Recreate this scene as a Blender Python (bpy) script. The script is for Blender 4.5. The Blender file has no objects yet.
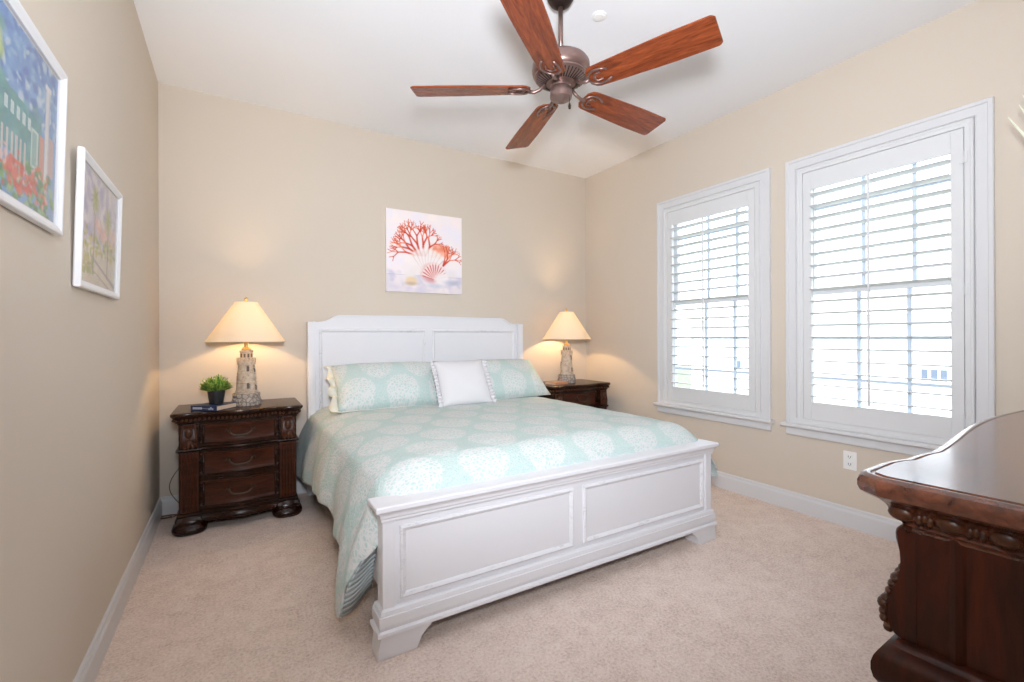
import bpy, bmesh, math, random
import numpy as np
from mathutils import Vector, Matrix
PI = math.pi
R = math.radians
rnd = random.Random(7)
SC = bpy.context.scene
COL = SC.collection

# ------------------------------------------------------------------ camera
cd = bpy.data.cameras.new('camera'); cam = bpy.data.objects.new('camera', cd); COL.objects.link(cam)
cd.sensor_fit = 'HORIZONTAL'; cd.sensor_width = 36.0
cd.lens = 460.5 / 1024 * 36.0
cd.shift_y = -(341 - 336.9) / 1024
cd.clip_start = 0.02
cam.location = (0, 0, 1.25)
cam.rotation_mode = 'QUATERNION'
cam.rotation_quaternion = (Matrix.Rotation(-R(31.04), 4, 'Z') @ Matrix.Rotation(R(90), 4, 'X') @ Matrix.Rotation(R(-0.235), 4, 'Z')).to_quaternion()
SC.camera = cam

# ------------------------------------------------------------------ view / world / lights
vs = SC.view_settings
SC.display_settings.display_device = 'sRGB'
vs.view_transform = 'Standard'; vs.look = 'None'; vs.gamma = 1.0; vs.use_curve_mapping = False
vs.exposure = 0.0
SC.cycles.max_bounces = 10; SC.cycles.diffuse_bounces = 7; SC.cycles.glossy_bounces = 4
SC.cycles.transmission_bounces = 6; SC.cycles.transparent_max_bounces = 12
SC.cycles.sample_clamp_indirect = 6.0
SC.cycles.caustics_reflective = False; SC.cycles.caustics_refractive = False

w = bpy.data.worlds.new('sky'); SC.world = w; w.use_nodes = True
bg = w.node_tree.nodes['Background']; bg.inputs['Color'].default_value = (0.88, 0.94, 1.0, 1); bg.inputs['Strength'].default_value = 4.6

XL, XR, YB, YF, ZC = -0.4575, 3.4325, 4.0625, -0.22, 3.0525     # room: left, right, back, front, ceiling


def lamp(name, kind, loc, energy, color=(1, 1, 1), **kw):
    l = bpy.data.lights.new(name, kind); l.energy = energy; l.color = color
    for k, v in kw.items(): setattr(l, k, v)
    o = bpy.data.objects.new(name, l); COL.objects.link(o); o.location = loc
    return o


def aim(o, target):
    o.rotation_euler = (Vector(target) - o.location).to_track_quat('-Z', 'Y').to_euler()


sun = lamp('sun', 'SUN', (-5, 0, 10), 5.0, (1, 0.96, 0.9), angle=R(1)); aim(sun, (3, 1.0, 4))
# the photographer's flash, just above the lens, tipped up towards the ceiling
fl = lamp('camera_flash', 'SPOT', (0.03, -0.03, 1.60), 470, (0.915, 0.975, 1.065), spot_size=R(140), spot_blend=1.0, shadow_soft_size=0.13)
aim(fl, (1.85, 2.35, 2.70))
for yc in (1.298, 2.48):                                          # daylight portals in the two window openings
    p = lamp('window_daylight', 'AREA', (XR + 0.17, yc, 1.54), 1.0, shape='RECTANGLE', size=0.92, size_y=1.62)
    p.rotation_euler = (0, R(90), 0); p.data.size = 1.62; p.data.size_y = 0.92
    p.data.cycles.is_portal = True

# ------------------------------------------------------------------ materials
MATS = {}


def mat(name, col, rough=0.5, metal=0.0, spec=0.5, coat=0.0, build=None):
    if name in MATS: return MATS[name]
    m = bpy.data.materials.new(name); m.use_nodes = True
    b = m.node_tree.nodes['Principled BSDF']
    b.inputs['Base Color'].default_value = (*col, 1); b.inputs['Roughness'].default_value = rough
    b.inputs['Metallic'].default_value = metal; b.inputs['Specular IOR Level'].default_value = spec
    b.inputs['Coat Weight'].default_value = coat; b.inputs['Coat Roughness'].default_value = 0.12
    if build: build(NT(m), b)
    MATS[name] = m
    return m


class NT:
    """short-hand for wiring nodes"""
    def __init__(s, m): s.t = m.node_tree; s.n = s.t.nodes
    def node(s, kind, **kw):
        n = s.n.new(kind)
        for k, v in kw.items(): setattr(n, k, v)
        return n
    def put(s, sock, v):
        if hasattr(v, 'is_output') or isinstance(v, bpy.types.NodeSocket): s.t.links.new(v, sock)
        elif isinstance(v, (tuple, list)): sock.default_value = (*v, 1) if len(v) == 3 and len(sock.default_value) == 4 else v
        else: sock.default_value = v
    def math(s, op, a, b=None, c=None):
        n = s.node('ShaderNodeMath', operation=op); s.put(n.inputs[0], a)
        if b is not None: s.put(n.inputs[1], b)
        if c is not None: s.put(n.inputs[2], c)
        return n.outputs[0]
    def mix(s, f, a, b):
        n = s.node('ShaderNodeMix', data_type='RGBA'); s.put(n.inputs['Factor'], f); s.put(n.inputs['A'], a) if False else None
        s.put(n.inputs[6], a); s.put(n.inputs[7], b); return n.outputs[2]
    def obj(s): return s.node('ShaderNodeTexCoord').outputs['Object']
    def uv(s): return s.node('ShaderNodeTexCoord').outputs['UV']
    def scaled(s, v, sc):
        n = s.node('ShaderNodeMapping'); s.put(n.inputs[0], v); n.inputs['Scale'].default_value = sc; return n.outputs[0]
    def noise(s, v, scale, detail=3, rough=0.5, dist=0.0):
        n = s.node('ShaderNodeTexNoise'); s.put(n.inputs['Vector'], v); n.inputs['Scale'].default_value = scale
        n.inputs['Detail'].default_value = detail; n.inputs['Roughness'].default_value = rough; n.inputs['Distortion'].default_value = dist
        return n.outputs[0]
    def ramp(s, f, stops):
        n = s.node('ShaderNodeValToRGB'); s.put(n.inputs[0], f); e = n.color_ramp.elements
        while len(e) < len(stops): e.new(0.5)
        for el, (p, c) in zip(e, stops): el.position = p; el.color = (*c, 1) if len(c) == 3 else c
        return n.outputs[0]
    def step(s, x, lo, hi):
        n = s.node('ShaderNodeMapRange', interpolation_type='SMOOTHSTEP'); s.put(n.inputs[0], x)
        n.inputs[1].default_value = lo; n.inputs[2].default_value = hi; return n.outputs[0]
    def bump(s, b, h, strength, dist):
        n = s.node('ShaderNodeBump'); s.put(n.inputs['Height'], h); n.inputs['Strength'].default_value = strength
        n.inputs['Distance'].default_value = dist; s.t.links.new(n.outputs[0], b.inputs['Normal'])


def _wall(n, b):
    o = n.obj(); n.bump(b, n.noise(o, 160, 3), 0.12, 0.002)
M_wall = mat('wall_paint', (0.632, 0.556, 0.470), 0.75, spec=0.25, build=_wall)
def _ceil(n, b): n.bump(b, n.noise(n.obj(), 90, 4), 0.2, 0.003)
M_ceil = mat('ceiling_paint', (0.84, 0.84, 0.855), 0.85, spec=0.2, build=_ceil)
M_trim = mat('trim_paint', (0.66, 0.66, 0.67), 0.35, spec=0.4)
M_shut = mat('shutter_paint', (0.68, 0.685, 0.69), 0.4, spec=0.4)


def _carpet(n, b):
    o = n.obj()
    big = n.noise(o, 1.6, 4, 0.6); mid = n.noise(o, 11, 4, 0.65, 0.4); fine = n.noise(o, 85, 3, 0.75)
    v = n.math('ADD', n.math('MULTIPLY', big, 0.16), n.math('ADD', n.math('MULTIPLY', mid, 0.26), n.math('MULTIPLY', fine, 0.58)))
    c = n.ramp(v, [(0.34, (0.56, 0.44, 0.38)), (0.5, (0.82, 0.68, 0.60)), (0.64, (0.93, 0.82, 0.75))])
    n.put(b.inputs['Base Color'], c)
    n.bump(b, n.math('ADD', n.math('MULTIPLY', mid, 0.6), fine), 0.75, 0.012)
M_carpet = mat('carpet_pile', (0.55, 0.42, 0.35), 0.95, spec=0.1, build=_carpet)


def wood(name, dark, light, rough, scale=(1, 1, 1), grain=9, coat=0.0, spec=0.5):
    def f(n, b):
        o = n.scaled(n.obj(), scale)
        g = n.noise(o, grain, 6, 0.62, 1.2); h = n.noise(o, grain * 5, 3, 0.6)
        v = n.math('ADD', n.math('MULTIPLY', g, 0.75), n.math('MULTIPLY', h, 0.25))
        n.put(b.inputs['Base Color'], n.ramp(v, [(0.33, dark), (0.68, light)]))
        n.bump(b, h, 0.08, 0.002)
    return mat(name, light, rough, coat=coat, spec=spec, build=f)
M_ns = wood('espresso_wood', (0.006, 0.002, 0.001), (0.036, 0.011, 0.005), 0.26, (1.2, 6, 7), 4, 0.0, 0.32)
M_nsd = wood('espresso_drawer_wood', (0.016, 0.004, 0.002), (0.082, 0.021, 0.008), 0.34, (1.0, 5, 8), 4, 0.0, 0.28)
M_ds = wood('mahogany_dresser_wood', (0.013, 0.003, 0.0015), (0.072, 0.014, 0.0045), 0.34, (6, 6, 0.9), 3, 0.0, 0.28)
M_dtop = wood('mahogany_top_wood', (0.034, 0.009, 0.004), (0.150, 0.046, 0.022), 0.22, (0.8, 5, 5), 4, 0.5)
M_carve = wood('carved_wood', (0.012, 0.004, 0.002), (0.110, 0.036, 0.013), 0.36, (4, 4, 4), 14, 0.0, 0.3)
M_blade = wood('fan_blade_wood', (0.090, 0.015, 0.005), (0.330, 0.072, 0.019), 0.26, (1.4, 9, 9), 3, 0.0, 0.35)
M_bronze = mat('oiled_bronze', (0.24, 0.155, 0.135), 0.36, 0.75)
M_bronzed = mat('dark_bronze', (0.035, 0.022, 0.018), 0.45, 0.7)
M_pull = mat('antique_pull_metal', (0.075, 0.055, 0.040), 0.42, 0.7)
M_brass = mat('brass', (0.72, 0.48, 0.20), 0.28, 0.95)


def _bedwhite(n, b):
    o = n.obj(); v = n.noise(o, 5.0, 5, 0.7); f = n.noise(n.scaled(o, (0.25, 1, 1)), 60, 4, 0.75)
    k = n.math('MULTIPLY', n.step(v, 0.46, 0.60), n.step(f, 0.48, 0.62))
    n.put(b.inputs['Base Color'], n.mix(n.math('MULTIPLY', k, 0.45), (0.74, 0.735, 0.76), (0.42, 0.40, 0.39)))
M_bed = mat('white_bed_paint', (0.74, 0.735, 0.76), 0.38, spec=0.4)
M_bedworn = mat('worn_white_moulding', (0.74, 0.735, 0.76), 0.38, spec=0.4, build=_bedwhite)

AQUA, CREAM = (0.465, 0.610, 0.580), (0.67, 0.685, 0.675)


def quilt_mat(name, pu, pv, rx, ry, off=(0, 0)):
    def f(n, b):
        uv = n.uv(); sx = n.node('ShaderNodeSeparateXYZ'); n.put(sx.inputs[0], uv)
        U = n.math('ADD', sx.outputs[0], off[0]); V = n.math('ADD', sx.outputs[1], off[1])
        bb = n.math('DIVIDE', V, pv); row = n.math('FLOOR', bb)
        aa = n.math('ADD', n.math('DIVIDE', U, pu), n.math('MULTIPLY', n.math('FLOORED_MODULO', row, 2.0), 0.5))
        x = n.math('MULTIPLY', n.math('SUBTRACT', n.math('FRACT', aa), 0.5), pu / rx)
        best = None
        for dv, du in ((0.0, 0.0), (1.0, 0.5), (-1.0, 0.5)):       # this row's medallion and the tips of the rows beside it
            y = n.math('MULTIPLY', n.math('SUBTRACT', n.math('SUBTRACT', n.math('FRACT', bb), 0.5), dv), pv / ry)
            xx = x if du == 0 else n.math('MULTIPLY', n.math('SUBTRACT', n.math('FRACT', n.math('ADD', aa, 0.5)), 0.5), pu / rx)
            xs = n.math('DIVIDE', xx, n.math('ADD', 1.0, n.math('MULTIPLY', y, 0.16)))
            d = n.math('SQRT', n.math('ADD', n.math('MULTIPLY', xs, xs), n.math('MULTIPLY', y, y)))
            best = d if best is None else n.math('MINIMUM', best, d)
        edge = n.noise(uv, 60, 2)
        d = n.math('ADD', best, n.math('MULTIPLY', n.math('SUBTRACT', edge, 0.5), 0.30))
        mask = n.math('SUBTRACT', 1.0, n.step(d, 0.86, 0.98))
        vo = n.node('ShaderNodeTexVoronoi', feature='DISTANCE_TO_EDGE'); n.put(vo.inputs['Vector'], uv); vo.inputs['Scale'].default_value = 50
        br = n.math('SUBTRACT', 1.0, n.math('MULTIPLY', n.step(vo.outputs[0], 0.08, 0.24), 0.80))
        v2 = n.node('ShaderNodeTexVoronoi', feature='DISTANCE_TO_EDGE'); n.put(v2.inputs['Vector'], uv); v2.inputs['Scale'].default_value = 95
        bgp = n.math('MULTIPLY', n.math('SUBTRACT', 1.0, n.step(v2.outputs[0], 0.05, 0.20)), 0.46)
        k = n.math('ADD', n.math('MULTIPLY', mask, br), n.math('MULTIPLY', n.math('SUBTRACT', 1.0, mask), bgp))
        n.put(b.inputs['Base Color'], n.mix(k, AQUA, CREAM))
        puff = n.math('ADD', n.math('MULTIPLY', n.noise(uv, 45, 2), 0.6), n.step(vo.outputs[0], 0.0, 0.3))
        n.bump(b, puff, 0.35, 0.006)
    return mat(name, AQUA, 0.9, spec=0.15, build=f)
M_quilt = quilt_mat('medallion_quilt_cloth', 0.335, 0.262, 0.136, 0.160, (0.19, 0.09))
M_sham = quilt_mat('medallion_sham_cloth', 0.335, 0.262, 0.134, 0.158, (0.13, 0.05))
def _lining(n, b):
    sx = n.node('ShaderNodeSeparateXYZ'); n.put(sx.inputs[0], n.uv())
    s = n.math('SINE', n.math('MULTIPLY', sx.outputs[1], 2 * PI / 0.026)); k = n.step(s, -0.9, -0.2)
    n.put(b.inputs['Base Color'], n.mix(k, (0.40, 0.48, 0.50), (0.60, 0.68, 0.70))); n.bump(b, s, 0.5, 0.006)
M_lining = mat('channel_stitched_lining', (0.62, 0.7, 0.72), 0.9, spec=0.1, build=_lining)
def _cloth(n, b): n.bump(b, n.noise(n.obj(), 260, 2), 0.2, 0.002)
M_linen = mat('white_cotton', (0.70, 0.69, 0.705), 0.85, spec=0.15, build=_cloth)
M_cream = mat('cream_cotton_edge', (0.72, 0.70, 0.60), 0.9, spec=0.1, build=_cloth)
M_matt = mat('mattress_ticking', (0.70, 0.70, 0.70), 0.9)
M_dark = mat('dark_undercloth', (0.02, 0.02, 0.02), 0.95)


def _stone(n, b):
    o = n.obj(); v = n.noise(o, 26, 5, 0.7); br = n.node('ShaderNodeTexBrick'); 
    n.put(b.inputs['Base Color'], n.ramp(v, [(0.3, (0.30, 0.23, 0.17)), (0.5, (0.56, 0.46, 0.365)), (0.72, (0.68, 0.585, 0.48))]))
    n.bump(b, v, 0.5, 0.006)
M_stone = mat('lighthouse_stone', (0.5, 0.42, 0.33), 0.8, spec=0.2, build=_stone)
def _rock(n, b):
    o = n.obj(); vo = n.node('ShaderNodeTexVoronoi', feature='DISTANCE_TO_EDGE'); n.put(vo.inputs['Vector'], o); vo.inputs['Scale'].default_value = 38
    k = n.step(vo.outputs[0], 0.0, 0.16)
    n.put(b.inputs['Base Color'], n.mix(k, (0.24, 0.21, 0.18), (0.48, 0.42, 0.37))); n.bump(b, k, 0.8, 0.008)
M_rock = mat('rubble_stone', (0.42, 0.38, 0.33), 0.85, spec=0.2, build=_rock)
M_stoned = mat('dark_stone_recess', (0.13, 0.10, 0.085), 0.8)


def shade_mat():
    m = bpy.data.materials.new('ivory_lampshade'); m.use_nodes = True; n = NT(m); n.n.clear()
    d = n.node('ShaderNodeBsdfDiffuse'); d.inputs[0].default_value = (0.86, 0.80, 0.70, 1)
    t = n.node('ShaderNodeBsdfTranslucent'); t.inputs[0].default_value = (0.94, 0.86, 0.70, 1)
    x = n.node('ShaderNodeMixShader'); x.inputs[0].default_value = 0.42
    o = n.node('ShaderNodeOutputMaterial')
    n.t.links.new(d.outputs[0], x.inputs[1]); n.t.links.new(t.outputs[0], x.inputs[2]); n.t.links.new(x.outputs[0], o.inputs[0])
    return m
M_shade = shade_mat()


def glass_mat(name, tint, gloss):
    m = bpy.data.materials.new(name); m.use_nodes = True; n = NT(m); n.n.clear()
    t = n.node('ShaderNodeBsdfTransparent'); t.inputs[0].default_value = (*tint, 1)
    g = n.node('ShaderNodeBsdfGlossy'); g.inputs['Roughness'].default_value = 0.02
    lw = n.node('ShaderNodeLayerWeight'); lw.inputs[0].default_value = 0.5
    fr = n.math('ADD', 0.04, n.math('MULTIPLY', n.math('POWER', lw.outputs['Facing'], 5.0), 0.9))
    x = n.node('ShaderNodeMixShader'); o = n.node('ShaderNodeOutputMaterial')
    n.t.links.new(n.math('MULTIPLY', fr, gloss), x.inputs[0])
    n.t.links.new(t.outputs[0], x.inputs[1]); n.t.links.new(g.outputs[0], x.inputs[2]); n.t.links.new(x.outputs[0], o.inputs[0])
    return m
M_glass = glass_mat('window_glass', (0.96, 0.98, 1.0), 1.0)
M_pglass = glass_mat('picture_glass', (0.99, 0.99, 0.99), 1.0)
M_muntin_flare = mat('window_sash_paint', (0.56, 0.63, 0.72), 0.5)  # white muntins; the bluish cast of window flare is painted into their colour
M_leafg = mat('grass_green', (0.10, 0.23, 0.03), 0.6)
M_leafl = mat('light_grass_green', (0.36, 0.48, 0.09), 0.6)
M_pot = mat('black_pot', (0.012, 0.012, 0.014), 0.4)
M_navy = mat('navy_book_cover', (0.012, 0.028, 0.085), 0.45)
M_pages = mat('book_pages', (0.66, 0.50, 0.37), 0.85)
M_pagesw = mat('pale_label', (0.45, 0.50, 0.58), 0.6)
M_tanbook = mat('tan_book_cover', (0.50, 0.24, 0.13), 0.55)
M_white = mat('white_plastic', (0.85, 0.85, 0.83), 0.35)
M_slot = mat('dark_slot', (0.03, 0.03, 0.03), 0.6)
M_brown = mat('brown_cord', (0.16, 0.09, 0.05), 0.5)
M_canvas = mat('canvas_edge', (0.83, 0.79, 0.76), 0.85)
M_frame = mat('white_picture_frame', (0.76, 0.76, 0.78), 0.3)
M_palm = mat('cream_green_leaf', (0.80, 0.82, 0.66), 0.5)
M_trunk = mat('cane_trunk', (0.30, 0.20, 0.11), 0.8)
M_planter = mat('glazed_planter', (0.30, 0.22, 0.16), 0.35)
M_house = mat('stucco_outside', (0.80, 0.80, 0.78), 0.9)
M_roof = mat('roof_tiles_outside', (0.62, 0.55, 0.50), 0.9)
M_hglass = mat('far_window_glass', (0.10, 0.13, 0.18), 0.3)
M_ground = mat('lawn_outside', (0.16, 0.19, 0.12), 0.95)
def _paint(n, b):
    a = n.node('ShaderNodeAttribute', attribute_name='paint'); n.t.links.new(a.outputs['Color'], b.inputs['Base Color'])
M_paint = mat('painted_picture', (1, 1, 1), 0.7, spec=0.2, build=_paint)

# ------------------------------------------------------------------ mesh helpers


def obj(name, bm, m, parent=None, smooth=False, loc=None, rot=None, auto=None):
    me = bpy.data.meshes.new(name)
    bmesh.ops.recalc_face_normals(bm, faces=bm.faces[:])
    bm.to_mesh(me); bm.free(); me.materials.append(m)
    if smooth or auto:
        me.polygons.foreach_set('use_smooth', [True] * len(me.polygons))
        if auto: me.set_sharp_from_angle(angle=R(auto))
    o = bpy.data.objects.new(name, me); COL.objects.link(o)
    if parent: o.parent = parent
    if loc is not None: o.location = loc
    if rot is not None: o.rotation_euler = rot
    return o


def tag(o, label, cat, group=None, kind=None):
    if label: o['label'] = label
    if cat: o['category'] = cat
    if group: o['group'] = group
    if kind: o['kind'] = kind
    return o


def thing(name, label, cat, loc=(0, 0, 0), rz=0.0, group=None):
    o = bpy.data.objects.new(name, None); o.empty_display_size = 0.1; COL.objects.link(o)
    o.location = loc; o.rotation_euler = (0, 0, rz)
    return tag(o, label, cat, group)


def struct(name, bm, m, parent=None, **kw):
    o = obj(name, bm, m, parent, **kw)
    if not parent: o['kind'] = 'structure'
    return o


def copy_tree(o, parent=None):
    c = o.copy(); COL.objects.link(c); c.parent = parent
    for ch in list(o.children): copy_tree(ch, c)
    return c


def B(): return bmesh.new()


def box(bm, x0, x1, y0, y1, z0, z1, bev=0.0, seg=2):
    t = bmesh.new()
    vs_ = [t.verts.new((x, y, z)) for z in (z0, z1) for y in (y0, y1) for x in (x0, x1)]
    for f in ((0, 1, 3, 2), (4, 6, 7, 5), (0, 4, 5, 1), (2, 3, 7, 6), (0, 2, 6, 4), (1, 5, 7, 3)): t.faces.new([vs_[i] for i in f])
    if bev: bmesh.ops.bevel(t, geom=t.edges[:], offset=bev, segments=seg, affect='EDGES', profile=0.5)
    merge(bm, t)
    return bm


def merge(bm, t, M=None):
    if M is not None: bmesh.ops.transform(t, matrix=M, verts=t.verts[:])
    me = bpy.data.meshes.new('tmp'); t.to_mesh(me); t.free(); bm.from_mesh(me); bpy.data.meshes.remove(me)
    return bm


def loops(bm, rows, closed=True, cap0=True, cap1=True, cyc=False):
    """skin a list of point rows"""
    V = [[bm.verts.new(p) for p in r] for r in rows]
    n = len(V[0]); k = n if closed else n - 1
    rng = range(len(V)) if cyc else range(len(V) - 1)
    for i in rng:
        a, b = V[i], V[(i + 1) % len(V)]
        for j in range(k): bm.faces.new((a[j], a[(j + 1) % n], b[(j + 1) % n], b[j]))
    if closed and not cyc:
        if cap0: bm.faces.new(V[0][::-1])
        if cap1: bm.faces.new(V[-1])
    return V


def lathe(bm, prof, seg=32, c=(0, 0, 0), cap0=True, cap1=True):
    rows = [[(c[0] + r * math.cos(2 * PI * i / seg), c[1] + r * math.sin(2 * PI * i / seg), c[2] + z) for i in range(seg)] for r, z in prof]
    loops(bm, rows, True, cap0, cap1); return bm


def tube(bm, pts, r, seg=8, closed=False):
    P = [Vector(p) for p in pts]; rr = r if isinstance(r, (list, tuple)) else [r] * len(P)
    rows = []; up = None
    for i, p in enumerate(P):
        d = ((P[(i + 1) % len(P)] if closed or i < len(P) - 1 else p) - (P[i - 1] if closed or i > 0 else p)).normalized()
        if up is None: up = Vector((0, 0, 1)) if abs(d.z) < 0.9 else Vector((1, 0, 0))
        s = d.cross(up).normalized(); up = s.cross(d).normalized()
        rows.append([p + rr[i] * (math.cos(2 * PI * k / seg) * s + math.sin(2 * PI * k / seg) * up) for k in range(seg)])
    loops(bm, rows, True, True, True, closed); return bm


def offset_outline(P, d):
    n = len(P); out = []
    for i in range(n):
        a, b, c = Vector(P[i - 1]), Vector(P[i]), Vector(P[(i + 1) % n])
        e1 = (b - a).normalized(); e2 = (c - b).normalized()
        n1 = Vector((e1.y, -e1.x)); n2 = Vector((e2.y, -e2.x)); m = n1 + n2
        m = m / max(0.35, m.length_squared / 2) if m.length > 1e-6 else n1
        out.append(b + d * m)
    return out


def mould(bm, P, prof):
    """a slab whose counter-clockwise outline P is pushed out by each (offset, z) of the profile"""
    loops(bm, [[(q.x, q.y, z) for q in offset_outline(P, d)] for d, z in prof]); return bm


def rect_ring(bm, x0, x1, z0, z1, y, prof):
    """picture-frame moulding in the XZ plane: prof = (inset, outward -Y)"""
    rows = [[(x0 + i, y - h, z0 + i), (x1 - i, y - h, z0 + i), (x1 - i, y - h, z1 - i), (x0 + i, y - h, z1 - i)] for i, h in prof]
    loops(bm, rows, True, False, False); return bm


def prism(bm, poly, y0, y1, ax='y', bev=0.0):
    """extrude a 2-D polygon along an axis; poly in (x,z) for y, (y,z) for x, (x,y) for z"""
    f = {'y': lambda p, t: (p[0], t, p[1]), 'x': lambda p, t: (t, p[0], p[1]), 'z': lambda p, t: (p[0], p[1], t)}[ax]
    t = bmesh.new(); loops(t, [[f(p, y0) for p in poly], [f(p, y1) for p in poly]])
    if bev: bmesh.ops.bevel(t, geom=[e for e in t.edges], offset=bev, segments=1, affect='EDGES')
    merge(bm, t); return bm


def ball(bm, c, r, sub=2, sc=(1, 1, 1)):
    t = bmesh.new(); bmesh.ops.create_icosphere(t, subdivisions=sub, radius=r)
    merge(bm, t, Matrix.Translation(c) @ Matrix.Diagonal((*sc, 1))); return bm

# ------------------------------------------------------------------ room shell
T = 0.15
W1, W2 = (1.980, 2.980), (0.798, 1.798)                      # clear openings (Y) of window_1, window_2
WZ = (0.62, 2.46)
struct('floor', box(B(), XL - T, XR + T, YF - T, YB + T, -0.12, 0.0), M_carpet)
struct('ceiling', box(B(), XL - T, XR + T, YF - T, YB + T, ZC, ZC + 0.12), M_ceil)
struct('wall_back', box(B(), XL - T, XR + T, YB, YB + T, 0, ZC), M_wall)
struct('wall_left', box(B(), XL - T, XL, YF, YB, 0, ZC), M_wall)
struct('wall_front', box(B(), XL - T, XR + T, YF - T, YF, 0, ZC), M_wall)
bm = B()
box(bm, XR, XR + T, YF, YB, 0, WZ[0]); box(bm, XR, XR + T, YF, YB, WZ[1], ZC)
box(bm, XR, XR + T, YF, W2[0], WZ[0], WZ[1]); box(bm, XR, XR + T, W2[1], W1[0], WZ[0], WZ[1]); box(bm, XR, XR + T, W1[1], YB, WZ[0], WZ[1])
struct('wall_right', bm, M_wall)
bb = [(0, 0), (0.016, 0), (0.016, 0.095), (0.013, 0.104), (0.010, 0.108), (0.008, 0.125), (0.003, 0.131), (0, 0.131)]
struct('baseboard_back', prism(B(), [(YB - a, z) for a, z in bb], XL, XR, 'x'), M_trim)
struct('baseboard_left', prism(B(), [(XL + a, z) for a, z in bb], YF, YB, 'y'), M_trim)
struct('baseboard_right', prism(B(), [(XR - a, z) for a, z in bb], YF, YB, 'y'), M_trim)
struct('baseboard_front', prism(B(), [(YF + a, z) for a, z in bb], XL, XR, 'x'), M_trim)

# ------------------------------------------------------------------ windows and shutters


def ring_x(bm, x, ya, yb, za, zb, prof):
    """rectangular ring on the right wall; prof = (inset, distance out of the wall into the room)"""
    loops(bm, [[(x - h, ya + i, za + i), (x - h, yb - i, za + i), (x - h, yb - i, zb - i), (x - h, ya + i, zb - i)] for i, h in prof], True, False, False)
    return bm


def build_window(n, yc, muntins):
    w_ = bpy.data.objects.new('window_%d' % n, None); COL.objects.link(w_); w_.location = (XR, yc, 0); w_['kind'] = 'structure'
    h = 0.534
    bm = B()                                                   # casing: two mitred flat boards with a back band
    ring_x(bm, 0, -h, h, 0.60, 2.502, [(0, 0), (0, 0.022), (0.004, 0.026), (0.020, 0.026), (0.024, 0.019), (0.066, 0.017), (0.071, 0.021), (0.076, 0.012), (0.079, 0.0)])
    obj('casing', bm, M_trim, w_)
    bm = B()
    prism(bm, [(0.0, 0.628), (-0.050, 0.628), (-0.056, 0.622), (-0.056, 0.608), (-0.050, 0.602), (0, 0.602)], -h - 0.022, h + 0.022, 'y')
    bmesh.ops.bevel(bm, geom=[], offset=0.001)
    obj('sill', bm, M_trim, w_)
    bm = B(); prism(bm, [(0, 0.602), (-0.018, 0.602), (-0.018, 0.585), (-0.022, 0.560), (-0.022, 0.548), (-0.016, 0.540), (0, 0.540)], -h, h, 'y')
    obj('apron', bm, M_trim, w_)
    bm = B()                                                   # jamb lining of the opening
    for a, b_, c, d in ((-0.5, -0.485, 0.62, 2.46), (0.485, 0.5, 0.62, 2.46)): box(bm, 0.001, T - 0.001, a, b_, c, d)
    box(bm, 0.001, T - 0.001, -0.485, 0.485, 0.62, 0.635); box(bm, 0.001, T - 0.001, -0.485, 0.485, 2.445, 2.46)
    obj('jamb', bm, M_trim, w_)
    zm = 1.555
    for nm, xs, z0, z1, bars, hb in (('lower_sash', 0.060, 0.635, zm + 0.016, muntins[0], (0.955, 1.235)), ('upper_sash', 0.105, zm - 0.016, 2.445, muntins[1], (2.15,))):
        bm = B(); f = 0.085
        box(bm, xs, xs + 0.035, -0.485, -0.485 + f, z0, z1); box(bm, xs, xs + 0.035, 0.485 - f, 0.485, z0, z1)
        fr_ = 0.032; box(bm, xs, xs + 0.035, -0.485 + f, 0.485 - f, z0, z0 + fr_); box(bm, xs, xs + 0.035, -0.485 + f, 0.485 - f, z1 - fr_, z1)
        s = obj('sash', bm, M_trim, w_)
        bm = B()
        for yb in bars: box(bm, xs + 0.008, xs + 0.027, yb - yc - 0.010, yb - yc + 0.010, z0 + fr_, z1 - fr_)
        for zb in hb: box(bm, xs + 0.009, xs + 0.026, -0.485 + f, 0.485 - f, zb - 0.009, zb + 0.009)
        obj('muntin', bm, M_muntin_flare, s)
        obj('pane', box(B(), xs + 0.016, xs + 0.020, -0.485 + f, 0.485 - f, z0 + fr_, z1 - fr_), M_glass, s)
    return w_


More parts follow.
